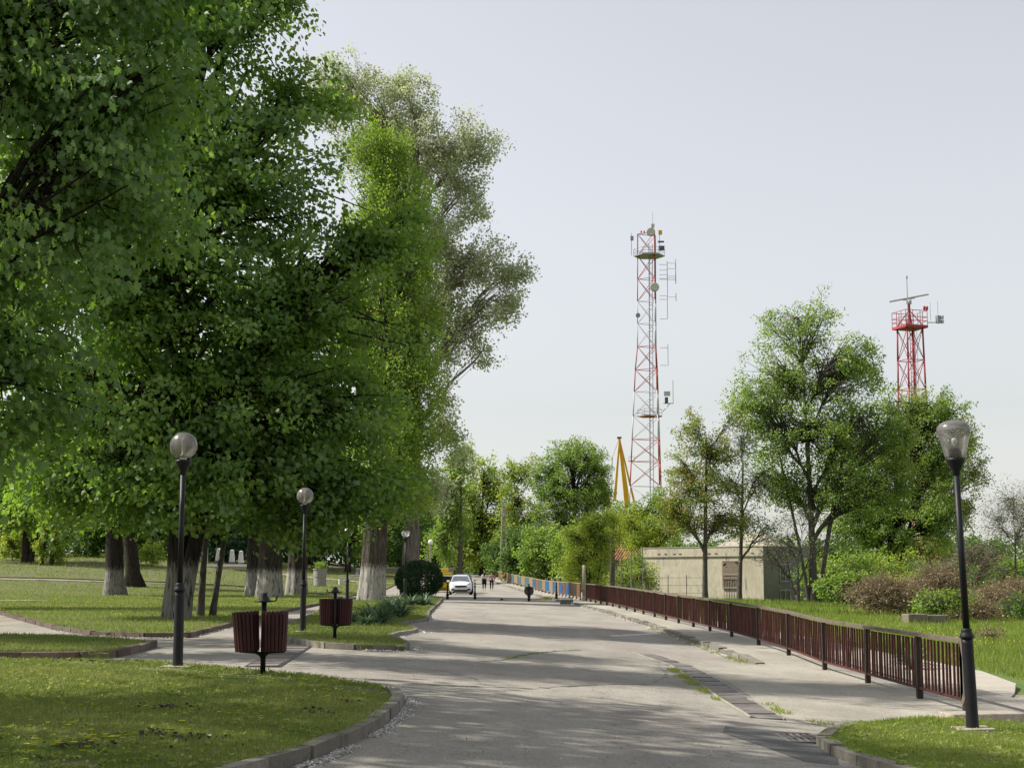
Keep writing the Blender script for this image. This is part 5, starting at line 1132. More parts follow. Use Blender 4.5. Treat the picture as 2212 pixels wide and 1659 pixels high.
MB().add([(-4.4, -3.4, 3.4), (4.4, -3.4, 3.4), (4.4, 3.4, 3.4), (-4.4, 3.4, 3.4), (-1.2, 0, 5.8), (1.2, 0, 5.8)], [(0, 1, 5, 4), (1, 2, 5), (2, 3, 4, 5), (3, 0, 4), (3, 2, 1, 0)]).build('roof', m_oldroof, hr)
hs_ = thing('small_house', 'small neglected house with terracotta roof left of the long building', 'building', (10.3, 150, gz(10.3, 150) - .1), -.35)
MB().box((0, 0, 1.5), (6, 5, 3.0)).build('wall', m_plaster2, hs_)
rf = MB().add([(-3.4, -3, 2.95), (3.4, -3, 2.95), (3.4, 3, 2.95), (-3.4, 3, 2.95), (-1.6, 0, 4.3), (1.6, 0, 4.3)], [(0, 1, 5, 4), (1, 2, 5), (2, 3, 4, 5), (3, 0, 4), (3, 2, 1, 0)]).build('roof', m_tile, hs_)
tr_ = MB()
for k in range(26):
    xx = -3.3 + k * .264; top = 4.3 - max(0, abs(xx) - 1.6) * 1.35 / 1.8; yt = -3 * (4.3 - top) / 1.35
    tr_.tube([(xx, -3.02, 2.99), (xx, yt, top + .04)], .06, 5)
tag(tr_.build('tile_rolls', m_tile, rf), kind='stuff')
for xx, w_ in ((-1.6, 1.1), (1.4, 1.2)):
    f = MB().box((xx, -2.51, 1.6), (w_, .06, 1.2)).build('window', m_darkwin, hs_)
    for q in (-w_ / 2, 0, w_ / 2): MB().box((xx + q, -2.55, 1.6), (.08, .06, 1.25)).build('frame_stile', m_whitewood, f)
    MB().box((xx, -2.56, 1.0), (w_ + .2, .1, .08)).build('sill', m_conc, f)
gb = thing('wire_fence', 'rusty wire fence with thin posts before the small house', 'fence', (9.2, 118, gz(9.2, 118)))
for k in range(7): MB().tube([(k * 1.5 - 3, k * .6, -.1), (k * 1.5 - 3, k * .6, 1.7)], .03, 6).build('post', m_steel, gb)
for zz in (.3, .9, 1.5): MB().tube([(-3, 0, zz), (6, 3.6, zz)], .012, 4).build('wire', m_steel, gb)
shrub('scrubby light bush before the small house', (8.6, 121), [(0, 0, 1.2, 1.5, 1, 1.0), (1.8, .4, 1.6, 1.2, 1, .9)], lf_fresh, 110, 24, .12, 130, twigs=2)
shrub('bush against the left end of the long building', (11.2, 127), [(0, 0, 1.0, .8, .7, 1.0), (-.8, 0, 2.4, .8, .7, 1.2)], lf_mid, 90, 30, .12, 131, twigs=1)
ups = thing('utility_pole', 'old dark wooden pole wrapped in ivy before the small house', 'pole', (7.15, 110, gz(7.15, 110)))
MB().tube([(0, 0, -.2), (.02, 0, 2.5), (.05, 0, 4.9)], [.2, .18, .16], 10).build('shaft', m_wood_old, ups, smooth=True)
MB().box((-.15, 0, 4.5), (.5, .08, .08)).build('bracket', m_wood_old, ups)
MB().tube([(.06, 0, 3.4), (.6, .3, 2.9), (1.6, .8, 2.6)], .012, 5).build('cable', m_conc, ups)
for i, (px, y, h, lab) in enumerate(((1340, 112, 3.2, 'thin dark steel pole left of the two before the long building'), (1362, 113, 3.3, 'thin rusty steel pole beside the long building'), (1386, 118, 3.8, 'thin steel pole at the left corner of the long building'))):
    x = (px - 1106) / 3300 * y
    t_ = thing('steel_pole', lab, 'pole', (x, y, gz(x, y))); MB().tube([(0, 0, -.1), (0, 0, h)], .035, 8).build('shaft', m_steel, t_)
    MB().box((0, 0, .02), (.2, .2, .06)).build('foot', m_steel, t_)
lp = thing('lattice_post', 'pale concrete lattice post at the far end of the painted fence', 'pole', (-1.0, 186, gz(-1, 186)))
for s in (-1, 1): MB().tube([(s * .45, 0, -.1), (s * .12, 0, 9)], .09, 6).build('leg', m_conc, lp)
for k in range(9): MB().box((0, 0, .6 + k * .95), (.8 - k * .06, .1, .1)).build('rung', m_conc, lp)
cb = thing('concrete_block', 'two weathered concrete blocks half sunk in the grass of the bank', 'block', (17.2, 66, gz(17.2, 66) - .28), .2)
MB().box((0, 0, .3), (.9, .7, .72)).build('block', m_block, cb, bevel=.04)
MB().box((.98, .1, .28), (.95, .7, .66)).build('block', m_block, cb, bevel=.04)

# ------------------------------------------------------------------ red and white lattice tower
tw = thing('lattice_tower', 'tall red and white lattice radio tower with platform and dishes', 'tower', (22.5, 250, gz(22.5, 250)))
TZ = gz(22.5, 250)
def zpx(py): return 1.55 + (1245 - py) * 250 / 3300 * (1 + .0) - TZ
def zex(py):
    v = (829.5 - py) / 3300; c, s = math.cos(math.atan(415.5 / 3300)), math.sin(math.atan(415.5 / 3300)); return 1.55 + 250 * (s + v * c) / (c - v * s) - TZ
lev = [zex(p) for p in (553, 603, 651, 699.5, 749, 799, 846, 899, 949, 997, 1050, 1096, 1146)] + [zex(1196), .0]
lev = lev[::-1]; top = zex(506)
def side(z): return np.interp(z, [0, lev[-6], lev[-5], top], [6.9, 4.1, 3.45, 3.3])
OFF = [(-.58, 0), (.22, -.5), (.36, .5)]
def leg(i, z): s = side(z); dx = .35 * (z / 50) ; return Vector((OFF[i][0] * s + dx, OFF[i][1] * s, z))
seqc = {12: 'r', 13: 'r', 11: 'w', 10: 'w', 9: 'r', 8: 'r', 7: 'w', 6: 'w', 5: 'r', 4: 'r', 3: 'w', 2: 'w', 1: 'r', 0: 'r'}
for b in range(len(lev) - 1):
    z0, z1 = lev[b], lev[b + 1]; m_ = m_red if seqc[b] == 'r' else m_white
    for i in range(3): MB().tube([leg(i, z0), leg(i, z1)], .115 - .003 * b, 8).build('leg_section', m_, tw, smooth=True)
    mb = MB()
    for i in range(3):
        j = (i + 1) % 3
        mb.bar(leg(i, z0), leg(j, z1), .05).bar(leg(j, z0), leg(i, z1), .05).bar(leg(i, z1), leg(j, z1), .05)
    tag(mb.build('bracing', m_, tw), kind='stuff')
zt = lev[-1]
for i in range(3): MB().tube([leg(i, zt), leg(i, top)], .09, 8).build('leg_section', m_red, tw)
mb = MB()
for i in range(3):
    j = (i + 1) % 3; mb.bar(leg(i, zt), leg(j, top), .045).bar(leg(j, zt), leg(i, top), .045).bar(leg(i, top), leg(j, top), .06)
tag(mb.build('bracing', m_red, tw), kind='stuff')
for zz, r_, mm in ((zt, 2.6, m_galv), (zex(899), 2.0, m_red)):
    cx_ = leg(0, zz) * .33 + leg(1, zz) * .33 + leg(2, zz) * .33
    P = [(cx_.x + r_ * math.cos(a), cx_.y + r_ * math.sin(a)) for a in (PI, PI + 1.05, 2 * PI - 1.05, 0, 1.05, PI - 1.05)]
    MB().prism(P, zz - .12, zz + .06).build('platform', mm, tw)
    for hh in (.55, 1.1): MB().tube([(x, y, zz + hh) for x, y in P + [P[0]]], .035, 5).build('guard_rail', m_galv, tw)
    for x, y in P: MB().tube([(x, y, zz), (x, y, zz + 1.1)], .035, 5).build('stanchion', m_galv, tw)
ld = MB(); lx_ = .25
for s in (-.28, .28): ld.tube([(lx_ + s, -.2, 0), (lx_ + s + .35, -.2, zt + 2)], .05, 4)
for k in range(62): zz = .8 + k * .88; ld.bar((lx_ - .28 + .35 * zz / 53, -.2, zz), (lx_ + .28 + .35 * zz / 53, -.2, zz), .025)
for s in (-.35, .35): ld.tube([(lx_ + s * .7, -.75, 2), (lx_ + s * .7 + .35, -.75, zt)], .03, 4)
tag(ld.build('caged_ladder', plain('dark_galvanised', (.13, .13, .16), .5, metal=.2), tw), kind='stuff')
def dish(x, y, z, r_, m_=m_dish, par=tw):
    V = [(r_ * math.sin(a) * math.cos(b), 0, r_ * math.sin(a) * math.sin(b)) for a in (0,) for b in (0,)]
    mb = MB(); n = 20; rr = [(.001, .0), (r_ * .5, -.03), (r_, -.12), (r_, .12), (r_ * .5, .2), (.001, .25)]
    ring = [(x + a * math.cos(2 * PI * k / n), y + c, z + a * math.sin(2 * PI * k / n)) for a, c in rr for k in range(n)]
    mb.add(ring, [(i * n + k, i * n + (k + 1) % n, (i + 1) * n + (k + 1) % n, (i + 1) * n + k) for i in range(len(rr) - 1) for k in range(n)])
    return mb.build('dish', m_, par, smooth=True)
def twx(px): return (px - 1106) / 3300 * 250 - 22.5 + .0
cpx = lambda px, py: twx(px) * (1 + .0)
dish(.48, -2.2, zex(508), .72); dish(1.0, -2.2, zex(626), .75)
dish(-1.7, -1.2, zex(684), .38, m_galv)
MB().tube([(1.0, 0, top), (1.02, 0, top + 1.9)], .05, 6).build('mast', m_galv, tw); MB().tube([(1.02, 0, top + 1.9), (1.02, 0, zex(460))], .03, 6).build('whip_antenna', m_galv, tw)
MB().box((1.02, 0, top + 1.4), (.55, .4, .6)).build('beacon_box', m_dish, tw)
MB().box((2.2, -.5, zex(504)), (.6, .4, .7)).build('yellow_box', m_yel, tw); MB().tube([(2.1, -.5, zt), (2.1, -.5, zex(506))], .05, 5).build('box_mast', m_galv, tw)
MB().box((-2.5, -.3, zex(516)), (.5, .4, .7)).build('radio_unit', m_galv, tw); MB().tube([(-2.6, -.3, zt), (-2.6, -.3, zex(505))], .05, 5).build('unit_mast', m_galv, tw)
MB().box((2.4, -.6, zex(538)), (.9, .6, .7)).build('camera_unit', m_darkstone, tw); MB().box((2.3, -.5, zex(524)), (1.0, .6, .18)).build('flat_antenna', m_darkstone, tw)
for s in (0, .5): MB().lathe([(.12, 0), (.14, .25), (.05, .35)], 8, (-1.0 + s, -1.0, top)).build('warning_light', m_red, tw)
for pa, pb, pd in ((573, 603, 1), (605, 640, 1), (585, 595, 1), (648, 690, 0), (752, 790, 0)):
    xx = 2.1 + (.2 if pa < 640 else .15); MB().tube([(xx + 1.0, -.4, zex(pb)), (xx + 1.0, -.4, zex(pa) + .6)], .05, 5).build('antenna_mast', m_galv, tw)
    for py in (pa, pb): MB().bar((xx - .3, -.4, zex(py)), (xx + 1.0, -.4, zex(py)), .035).build('stand_off', m_galv, tw)
    if pd:
        for py in (pa - 3, pb + 3):
            MB().bar((xx + 1.0, -.4, zex(py)), (xx + 2.4, -.4, zex(py)), .03).build('antenna_boom', m_galv, tw)
            MB().tube([(xx + 2.4, -.4, zex(py) - .7), (xx + 2.4, -.4, zex(py) + .7)], .06, 6).build('dipole', m_white, tw)
zz = zex(872)
MB().bar((2.4, -.4, zz), (4.0, -.4, zz), .07).build('side_arm', m_galv, tw); MB().bar((2.3, -.4, zz - 1.3), (3.5, -.4, zz), .06).build('side_strut', m_galv, tw)
MB().tube([(4.0, -.4, zz), (4.0, -.4, zex(822))], .05, 5).build('whip_antenna', m_galv, tw)
MB().box((2.9, -.4, zz + .5), (.5, .5, 1.0)).build('camera_base', m_darkstone, tw); MB().box((3.0, -.5, zz + 1.6), (1.0, .6, .7)).build('camera_head', m_white, tw)

# ------------------------------------------------------------------ red radar tower
RY = 175; rx0 = 46.15; rt = thing('radar_tower', 'red lattice tower with rotating radar bar on a railed platform', 'tower', (rx0, RY, gz(rx0, RY)), .32)
RZ = gz(rx0, RY); pz = 30.3 - RZ
def rleg(k, z): s = 1.02 + (pz - z) * .012; return Vector(((-1, 1, 1, -1)[k] * s, (-1, -1, 1, 1)[k] * s, z))
RL = [0, 3.8, 7.6, 11.4, 15.2, 19, 22.6, 26.0, pz - .3]
for a, b in zip(RL, RL[1:]):
    for k in range(4): MB().tube([rleg(k, a), rleg(k, b)], .105, 8).build('leg_section', m_radred, rt, smooth=True)
    mb = MB()
    for k in range(4):
        j = (k + 1) % 4; mb.bar(rleg(k, a), rleg(j, b), .045).bar(rleg(j, a), rleg(k, b), .045).bar(rleg(k, a), rleg(j, a), .045)
    tag(mb.build('bracing', m_radred, rt), kind='stuff')
MB().box((0, 0, pz - .15), (2.95, 2.95, .3)).build('platform', m_radred, rt)
ED = [(-1.43, -1.43), (1.43, -1.43), (1.43, 1.43), (-1.43, 1.43)]
for zz in (.5, .95, 1.7):
    MB().tube([(x, y, pz + zz) for x, y in ED + [ED[0]]], .04, 5).build('guard_rail', m_radred, rt)
for k in range(4):
    for t in (0, .33, .67):
        a = Vector((*ED[k], 0)).lerp(Vector((*ED[(k + 1) % 4], 0)), t); MB().tube([(a.x, a.y, pz), (a.x, a.y, pz + 1.7)], .04, 5).build('stanchion', m_radred, rt)
    MB().bar((*(.75 * np.array(ED[k])), pz), (0, 0, pz + 1.9), .08).build('mast_strut', m_radred, rt)
MB().tube([(0, 0, pz), (0, 0, pz + 2.7)], .13, 10).build('mast', m_radred, rt)
MB().lathe([(.2, 2.6), (.3, 2.7), (.3, 3.05), (.2, 3.15)], 16, (0, 0, pz)).build('turntable', m_white, rt, smooth=True)
bar = MB().box((0, 0, 0), (4.7, .22, .2)).build('radar_bar', m_white, rt, (0, 0, pz + 3.35), bevel=.05); bar.rotation_euler = (0, -.19, -.32)
MB().box((0, .1, -.12), (1.4, .14, .1)).build('bar_spine', m_white, bar)
MB().tube([(-.85, -1.0, pz), (-.85, -1.0, pz + 5.4)], .05, 6).build('whip_antenna', m_galv, rt)
MB().lathe([(.1, 0), (.1, .3)], 8, (-.85, -1.0, pz + 5.4)).build('antenna_tip', m_galv, rt)
MB().bar((1.75, -1, pz + .4), (2.9, -1.4, pz + .4), .05).build('side_arm', m_galv, rt); MB().box((2.9, -1.4, pz + .75), (.4, .4, .9)).build('camera_body', m_galv, rt)
for s in (.5, 1.0): MB().box((3.35, -1.55, pz + s), (.25, .3, .4)).build('floodlight', m_white, rt)
for x, y, h in ((2.9, -1.4, 2.9), (1.7, -1.7, 2.6)): MB().tube([(x, y, pz + .5), (x, y, pz + h)], .025, 5).build('whip_antenna', m_galv, rt)
for s in (.9, 1.25): MB().lathe([(.13, 0), (.15, .35), (.06, .5)], 8, (s, -1.7, pz + 1.7)).build('warning_light', m_radred, rt)
ld = MB()
for s in (-.28, .28): ld.tube([(s, -.4, 0), (s, -.4, pz)], .045, 4)
for k in range(60): ld.bar((-.28, -.4, .5 + k * .48), (.28, -.4, .5 + k * .48), .022)
for s in (-.35, 0, .35): ld.tube([(s, -1.0 if s == 0 else -.85, 2.5), (s, -1.0 if s == 0 else -.85, pz)], .025, 4)
tag(ld.build('caged_ladder', m_radred, rt), kind='stuff')

# ------------------------------------------------------------------ yellow harbour crane
cr = thing('harbour_crane', 'yellow harbour crane with A-frame mast far behind the trees', 'crane', (30, 420, gz(30, 420)))
CZ = gz(30, 420)
def taper(nm, a, b, wa, wb, m_=m_yel, par=cr):
    a, b = Vector(a), Vector(b); d = (b - a).normalized(); u = Vector((0, 1, 0)); v = d.cross(u).normalized(); V = []
    for p, q in ((a, wa), (b, wb)):
        for s, t in ((-1, -1), (1, -1), (1, 1), (-1, 1)): V.append(p + v * q / 2 * s + u * q / 2 * t)
    return MB().add(V, [(0, 1, 2, 3), (7, 6, 5, 4), (0, 4, 5, 1), (1, 5, 6, 2), (2, 6, 7, 3), (3, 7, 4, 0)]).build(nm, m_, par)
T_ = (-.4, 0, 39.2 - CZ)
taper('main_boom', T_, (2.0, 0, 18 - CZ), .6, 1.7); taper('front_leg', (-.4, -.8, 38.6 - CZ), (-1.9, -1, 22 - CZ), .4, .8); taper('back_tie', (-.2, .8, 38.8 - CZ), (4.0, .8, 20 - CZ), .35, .6)
taper('jib_arm', (-5.4, 0, 30 - CZ), (-3.4, 0, 20 - CZ), .9, 1.6)
MB().box((-.4, 0, 39.5 - CZ), (1.2, .8, .5)).build('head_sheave', m_darkstone, cr)
for s in (-1, 1): MB().bar((-2.6, s * .3, 24 - CZ), (-2.4, s * .3, 34 - CZ), .08).build('stay_cable', m_darkstone, cr)
taper('stay', (-2.4, 0, 34 - CZ), T_, .12, .12)
MB().box((2.9, -.5, 33 - CZ), (1.8, 1.4, .15)).build('service_platform', m_yel, cr)
for q in (2.1, 3.7): MB().tube([(q, -1.1, 33 - CZ), (q, -1.1, 34.2 - CZ)], .06, 5).build('guard_rail', m_yel, cr)
MB().bar((2.1, -1.1, 34.2 - CZ), (3.7, -1.1, 34.2 - CZ), .06).build('guard_rail', m_yel, cr)
MB().box((2.2, 0, 15.5 - CZ), (8, 5, 6)).build('machine_house', m_yel, cr, bevel=.2)
for sx_ in (-1, 1):
    for sy_ in (-1, 1): taper('portal_leg', (1.5 + sx_ * 2.2, sy_ * 2, 12.6 - CZ), (1.5 + sx_ * 4.2, sy_ * 4, 0), 1.2, .9)
MB().box((1.5, 0, 12 - CZ), (6, 5, 1)).build('portal_beam', m_yel, cr)

# ------------------------------------------------------------------ vehicles
def car(label, x, y, rz, paint, estate=False, plate=True):
    r = thing('parked_car', label, 'car', (x, y, gz(x, y)), rz)
    st_ = [(-1.98, .42, .34, .5, .58), (-1.93, .66, .24, .6, .70), (-1.78, .80, .2, .70, .82), (-1.5, .85, .19, .78, .90), (-1.1, .86, .19, .84, 1.0), (-.8, .86, .19, .88, 1.03), (.3, .865, .19, .92, 1.02), (1.5, .86, .19, .95, 1.02), (1.82, .82, .22, .95, 1.0), (1.97, .68, .32, .85, .92)]
    V = []; F = []
    for (yy, w_, zb, zs, zt_) in st_:
        h = [(0, zb), (w_ * .86, zb), (w_ * .98, zb + .12), (w_, (zb + zs) / 2), (w_ * .98, zs), (w_ * .86, zs + (zt_ - zs) * .55), (w_ * .45, zt_ - .015), (0, zt_)]
        V += [(a, yy, b) for a, b in h] + [(-a, yy, b) for a, b in h[-2:0:-1]]
    n = 14
    for i in range(len(st_) - 1):
        for k in range(n): F.append((i * n + k, i * n + (k + 1) % n, (i + 1) * n + (k + 1) % n, (i + 1) * n + k))
    F += [tuple(range(n - 1, -1, -1)), tuple((len(st_) - 1) * n + k for k in range(n))]
    o = MB().add(V, F).build('body', paint, r, smooth=True)
    hz = 1.47 if not estate else 1.56; yb = 1.72 if not estate else 1.9
    B0 = [(-.76, -.98, .95), (.76, -.98, .95), (.78, yb, .98), (-.78, yb, .98)]; T0 = [(-.56, -.2, hz - .06), (.56, -.2, hz - .06), (.57, yb - .45, hz - .05), (-.57, yb - .45, hz - .05)]
    T1 = [(-.46, -.02, hz), (.46, -.02, hz), (.47, yb - .6, hz), (-.47, yb - .6, hz)]
    V = B0 + T0 + T1; F = [(0, 1, 5, 4), (1, 2, 6, 5), (2, 3, 7, 6), (3, 0, 4, 7), (4, 5, 9, 8), (5, 6, 10, 9), (6, 7, 11, 10), (7, 4, 8, 11), (8, 9, 10, 11)]
    MB().add(V, F).build('cabin', paint, r)
    def pane(nm, q, inset, out):
        q = [Vector(p) for p in q]; c = sum(q, Vector()) / 4; nrm = (q[1] - q[0]).cross(q[3] - q[0]).normalized()
        a = [c + (p - c) * inset + nrm * out for p in q]; MB().add(a, [(0, 1, 2, 3)]).build(nm, m_glass, r)
    bt = [Vector(p) for p in B0]; tt = [Vector(p) for p in T0]
    pane('windscreen', [bt[0], bt[1], tt[1], tt[0]], .93, .012); pane('rear_window', [bt[2], bt[3], tt[3], tt[2]], .86, .012)
    for a, b in ((1, 2), (3, 0)):
        md = lambda t: bt[a].lerp(bt[b], t); mt = lambda t: tt[a].lerp(tt[b], t)
        pane('side_window', [md(.05), md(.5), mt(.48), mt(.06)], .92, .012); pane('side_window', [md(.5), md(.93), mt(.9), mt(.5)], .9, .012)
    g_ = [(-.42, .56), (.42, .56), (.47, .64), (.36, .70), (-.36, .70), (-.47, .64)]
    MB().add([(a, -2.0, b) for a, b in g_] + [(a, -1.86, b) for a, b in g_], [tuple(range(6)), tuple(range(11, 5, -1))] + [(k, 6 + k, 6 + (k + 1) % 6, (k + 1) % 6) for k in range(6)]).build('grille', m_rubber, r)
    MB().box((0, -1.97, .33), (.98, .1, .10)).build('lower_grille', m_rubber, r, bevel=.02)
    MB().box((0, -1.95, .215), (1.2, .12, .06)).build('front_lip', m_rubber, r)
    if plate: MB().box((0, -2.03, .45), (.52, .02, .11)).build('number_plate', m_plate, r)
    for s in (-1, 1):
        hl = [(s * .40, -1.9, .70), (s * .66, -1.78, .72), (s * .76, -1.62, .86), (s * .72, -1.60, .90), (s * .56, -1.78, .82)]
        hl2 = [(a, b + .1, c) for a, b, c in hl]; hl = [(a * 1.02, b - .025, c) for a, b, c in hl]
        MB().add(hl + hl2, [tuple(range(5)), tuple(range(9, 4, -1))] + [(k, 5 + k, 5 + (k + 1) % 5, (k + 1) % 5) for k in range(5)]).build('headlight', m_lampglass, r)
        MB().box((s * .60, -1.93, .40), (.26, .1, .12)).build('fog_lamp_recess', m_rubber, r, bevel=.03)
        mr = MB().box((s * .95, -.72, 1.02), (.20, .12, .14)).build('mirror', paint, r, bevel=.03); MB().box((s * .86, -.7, .98), (.1, .05, .05)).build('stalk', m_rubber, mr)
        MB().box((s * .68, 1.93, .86), (.22, .1, .22)).build('tail_light', m_red, r)
        for yy in (-1.28, 1.22):
            wv = bpy.data.objects.new('wheel', None); COL.objects.link(wv); wv.parent = r; wv.location = (s * .765, yy, .30); wv.rotation_euler = (0, PI / 2, 0); wv.empty_display_size = .1
            MB().lathe([(.19, -.1), (.29, -.1), (.30, -.06), (.30, .06), (.29, .1), (.19, .1)], 24).build('tyre', m_rubber, wv, smooth=True)
            MB().lathe([(.02, .09), (.19, .105), (.19, -.105), (.02, -.09)], 18).build('rim', m_alloy, wv)
    if estate:
        for s in (-1, 1): MB().tube([(s * .52, 0, hz + .05), (s * .52, 1.3, hz + .05)], .025, 6).build('roof_bar', m_rubber, r)
        for yy in (.2, 1.0): MB().box((0, yy, hz + .07), (1.2, .06, .04)).build('cross_bar', m_rubber, r)
    return r
car('white hatchback parked facing the camera behind the bollards', -3.9, 117, .04, m_carwhite)
car('dark estate car with roof bars hidden behind the white hatchback', -4.0, 125, .02, m_cardark, True, False)
ldr = thing('wheel_loader', 'yellow wheel loader seen from behind between hedge ball and white car', 'loader', (-5.75, 129, gz(-5.75, 129)), .1)
MB().box((0, 0, 1.05), (1.3, 2.2, .5)).build('engine_bay', m_darkstone, ldr, bevel=.05); MB().box((0, -.9, .62), (1.5, .5, .5)).build('counterweight', m_yel2, ldr, bevel=.06)
MB().prism([(-.7, -1.2), (.7, -1.2), (.7, .9), (-.7, .9)], 1.42, 1.62).build('hood', m_yel2, ldr, bevel=.05); MB().box((-.1, -.2, 1.8), (1.0, 1.4, .34)).build('hood_top', m_yel2, ldr, bevel=.06)
MB().box((0, -1.16, 1.08), (.9, .06, .5)).build('radiator_grille', m_rubber, ldr)
for s in (-1, 1):
    for yy in (-.7, 1.4): MB().tube([(s * .62, yy, .55), (s * .98, yy, .55)], .55, 18).build('wheel', m_rubber, ldr)
MB().box((0, 1.4, 1.0), (1.2, 2.0, .5)).build('front_frame', m_yel2, ldr); MB().box((0, 2.9, .5), (2.1, .7, .8)).build('bucket', m_yel2, ldr, bevel=.08)

# ------------------------------------------------------------------ two people walking away
def skin(name, V, E, m, par, sub=2):
    me = bpy.data.meshes.new(name); me.from_pydata([v[0] for v in V], E, []); me.materials.append(m)
    o = link(name, me, None, par); md = o.modifiers.new('skin', 'SKIN')
    for i, v in enumerate(V):
        sv = me.skin_vertices[0].data[i]; sv.radius = (v[1], v[2] if len(v) > 2 else v[1])
    me.skin_vertices[0].data[0].use_root = True
    md.use_smooth_shade = True
    s = o.modifiers.new('sub', 'SUBSURF'); s.levels = sub; s.render_levels = sub
    return o
def person(label, x, y, H, top, pants, hairm, long_hair, skirt, step, hood):
    r = thing('person', label, 'person', (x, y, gz(x, y)), 0); k = H / 1.68
    f = lambda a, b, c: (a * k, b * k, c * k)
    kL, kR = step, -step
    hip = [(-.09, 0, .90), (.09, 0, .90)]
    # body: pelvis-root skeleton, walking away (+y)
    V = [(f(0, 0, .95), .13 * k, .10 * k), (f(0, 0, 1.12), .115 * k, .085 * k), (f(0, .01, 1.32), .15 * k, .10 * k), (f(0, .02, 1.42), .075 * k, .065 * k), (f(0, .03, 1.47), .05 * k), (f(0, .045, 1.56), .078 * k, .09 * k), (f(0, .04, 1.64), .06 * k, .07 * k),
         (f(-.10, 0, .88), .085 * k), (f(-.10, .10 * kL, .50), .058 * k), (f(-.095, -.06 + .16 * kL, .10), .036 * k), (f(-.095, .08 + .16 * kL, .04), .036 * k, .03 * k),
         (f(.10, 0, .88), .085 * k), (f(.10, .06 * kR, .50), .058 * k), (f(.095, -.14 + .10 * kR, .13), .036 * k), (f(.095, .0 + .10 * kR, .05), .036 * k, .03 * k),
         (f(-.19, .0, 1.36), .055 * k), (f(-.24, -.06 * kL, 1.10), .042 * k), (f(-.25, .02 - .10 * kL, .86), .03 * k), (f(-.25, .04 - .10 * kL, .77), .032 * k, .02 * k),
         (f(.19, .0, 1.36), .055 * k), (f(.24, .06 * kL, 1.10), .042 * k), (f(.25, .02 + .10 * kL, .86), .03 * k), (f(.25, .04 + .10 * kL, .77), .032 * k, .02 * k)]
    E = [(0, 1), (1, 2), (2, 3), (3, 4), (4, 5), (5, 6), (0, 7), (7, 8), (8, 9), (9, 10), (0, 11), (11, 12), (12, 13), (13, 14), (2, 15), (15, 16), (16, 17), (17, 18), (2, 19), (19, 20), (20, 21), (21, 22)]
    skin('body', V, E, m_skin, r)
    g2_ = 1.13
    P = [(V[0][0], .145 * k, .115 * k), (V[7][0], .10 * k), (V[8][0], .068 * k), (f(*[c / k for c in (Vector(V[8][0]).lerp(Vector(V[9][0]), .82))]), .047 * k), (V[11][0], .10 * k), (V[12][0], .068 * k), (f(*[c / k for c in (Vector(V[12][0]).lerp(Vector(V[13][0]), .82))]), .047 * k)]
    skin('trousers', P, [(0, 1), (1, 2), (2, 3), (0, 4), (4, 5), (5, 6)], pants, r)
    Tp = [(f(0, 0, 1.0), .15 * k, .115 * k), (f(0, 0, 1.14), .14 * k, .105 * k), (f(0, .01, 1.32), .168 * k, .118 * k), (f(0, .02, 1.42), .085 * k, .075 * k), (V[15][0], .068 * k), (V[16][0], .056 * k), (V[17][0], .044 * k), (V[19][0], .068 * k), (V[20][0], .056 * k), (V[21][0], .044 * k)]
    skin('top', Tp, [(0, 1), (1, 2), (2, 3), (2, 4), (4, 5), (5, 6), (2, 7), (7, 8), (8, 9)], top, r)
    if hood: skin('hood', [(f(-.06, -.07, 1.40), .06 * k), (f(0, -.09, 1.38), .065 * k), (f(.06, -.07, 1.40), .06 * k)], [(0, 1), (1, 2)], top, r, 1)
    if long_hair: skin('hair', [(f(0, .02, 1.62), .095 * k, .10 * k), (f(0, -.02, 1.53), .09 * k, .08 * k), (f(0, -.07, 1.38), .075 * k, .045 * k), (f(0, -.09, 1.24), .04 * k, .025 * k)], [(0, 1), (1, 2), (2, 3)], hairm, r)
    else: skin('hair', [(f(0, .02, 1.62), .09 * k, .095 * k), (f(0, -.02, 1.54), .08 * k, .07 * k), (f(0, -.06, 1.60), .035 * k)], [(0, 1), (0, 2)], hairm, r)
    if skirt:
        pr = [(.155, 1.06), (.175, .98), (.20, .80), (.215, .60), (.20, .60), (.15, .98)]
        o = MB().lathe([(a * k, b * k) for a, b in pr], 20, cap=False).build('tied_jacket', pants, r, smooth=True); o.scale = (1, .8, 1)
    for i in (10, 14):
        q = Vector(V[i][0]); a = Vector(V[i - 1][0])
        skin('shoe', [((a.x, a.y - .02, a.z - .03), .04 * k), ((q.x, q.y, q.z), .045 * k, .035 * k), ((q.x, q.y + .07, q.z - .005), .04 * k, .03 * k)], [(0, 1), (1, 2)], m_fluff, r, 1)
    return r
m_blackcloth = plain('black_cloth', (.012, .012, .014), .9, spec=.1); m_cream = plain('cream_cotton', (.56, .52, .46), .9, spec=.1); m_pink = plain('dusty_pink_cotton', (.40, .25, .26), .9, spec=.1)
m_hair1 = plain('black_hair', (.008, .007, .007), .5); m_hair2 = plain('light_brown_hair', (.16, .09, .05), .6)
person('walker with long black hair, cream top and black jacket tied at the waist', -2.44, 135.3, 1.68, m_cream, m_blackcloth, m_hair1, True, True, .8, False)
person('walker with light brown hair, pink hooded top and black trousers', -1.79, 135.75, 1.66, m_pink, m_blackcloth, m_hair2, False, False, -.9, True)

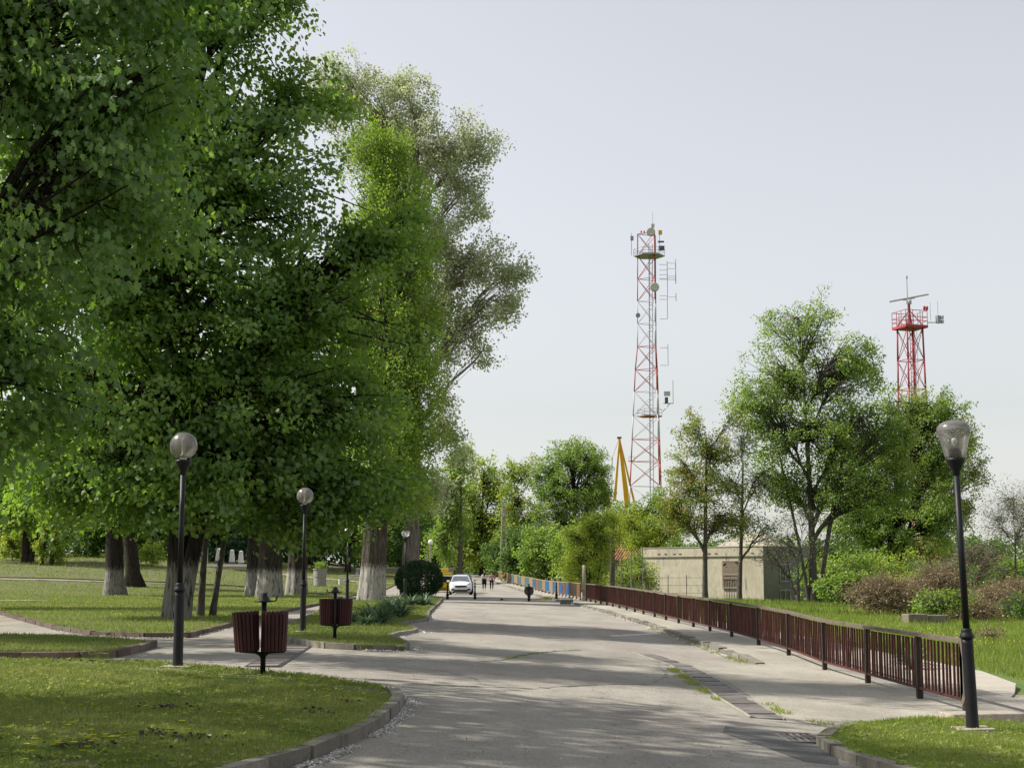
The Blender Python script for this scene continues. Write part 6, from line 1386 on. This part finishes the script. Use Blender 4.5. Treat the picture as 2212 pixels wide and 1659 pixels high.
# ------------------------------------------------------------------ memorial, planter, benches at the back of the park
for i in range(4):
    x = -28.2 + i * .83 + (.0 if i else -.35); y = 150 + i * .25
    s = thing('memorial_stone', ('widest, leftmost', 'second', 'third', 'rightmost')[i] + ' of the four white memorial stones at the back of the lawn', 'monument', (x, y, gz(x, y) + .42), 0, 'white memorial stones')
    w_ = .75 if i == 0 else .5
    MB().box((0, 0, .2), (w_ + .1, .5, .42)).build('plinth', m_darkstone, s)
    z0, z1 = .41, 1.55; a, b = w_ / 2, w_ / 2 * .68
    MB().add([(-a, -.2, z0), (a, -.2, z0), (a, .2, z0), (-a, .2, z0), (-b, -.12, z1), (b, -.12, z1), (b, .12, z1), (-b, .12, z1), (0, 0, z1 + .06)], [(0, 1, 5, 4), (1, 2, 6, 5), (2, 3, 7, 6), (3, 0, 4, 7), (4, 5, 8), (5, 6, 8), (6, 7, 8), (7, 4, 8), (3, 2, 1, 0)]).build('stele', m_stone, s)
pt = thing('memorial_terrace', 'low pale terrace wall under the white memorial stones', 'terrace', (-29, 150.5, gz(-29, 150.5)))
MB().box((0, .4, .2), (9.5, 2.6, .45)).build('step', m_stone, pt); MB().box((-1.5, -.9, .02), (9.5, .6, .35)).build('step', m_conc, pt)
for xx in (-4, -3, -2, -.9): MB().box((xx, .5, 1.2), (.06, .06, 1.7)).build('railing_post', m_galv, pt)
for zz in (1.0, 1.5, 2.0): MB().box((-2.45, .5, zz), (3.2, .05, .06)).build('railing_bar', m_galv, pt)
pl = thing('planter', 'tall weathered round concrete planter behind the second lamp', 'planter', (-16.7, 134, gz(-16.7, 134) + LZ))
MB().lathe([(.52, 0), (.56, .05), (.54, .75), (.57, .8), (.58, 1.35), (.64, 1.45), (.64, 1.52), (.5, 1.5)], 20).build('pot', m_planter, pl, smooth=False)
rng = np.random.default_rng(9); n = 160
link('plant', scatter_mesh('plant', rng.normal(size=(n, 3)) * np.array([.2, .2, .12]) + np.array([0, 0, 1.7]), rng.normal(size=(n, 3)) * .6 + np.array([0, 0, 1.]), rng.normal(size=(n, 3)), rng.uniform(.2, .5, n), np.full(n, .08), KITE, rng.random(n)), lf_mid, pl)
for (x, y, rz, lab) in ((-15.0, 143, .25, 'white slatted bench with block ends left of the columnar poplar'), (-16.8, 176, .1, 'long white bench at the back of the park behind the third lamp')):
    b_ = thing('park_bench', lab, 'bench', (x, y, gz(x, y) + LZ), rz, 'white park benches')
    for s in (-1, 1): MB().box((s * .9, 0, .25), (.35, .5, .5)).build('leg', m_stone, b_)
    for k in range(3): MB().box((0, -.18 + k * .18, .53), (2.1, .14, .05)).build('seat_slat', m_whitewood, b_)
    for k in range(2): MB().box((0, .26, .72 + k * .17), (2.1, .04, .12)).build('back_slat', m_whitewood, b_)
lw = thing('low_wall', 'long low pale wall along the back of the park', 'wall', (-20, 186, gz(-20, 186)), -.05)
MB().box((0, 0, .25), (26, .4, .6)).build('wall', m_conc, lw); MB().box((0, 0, .58), (26.2, .5, .08)).build('coping', m_stone, lw)
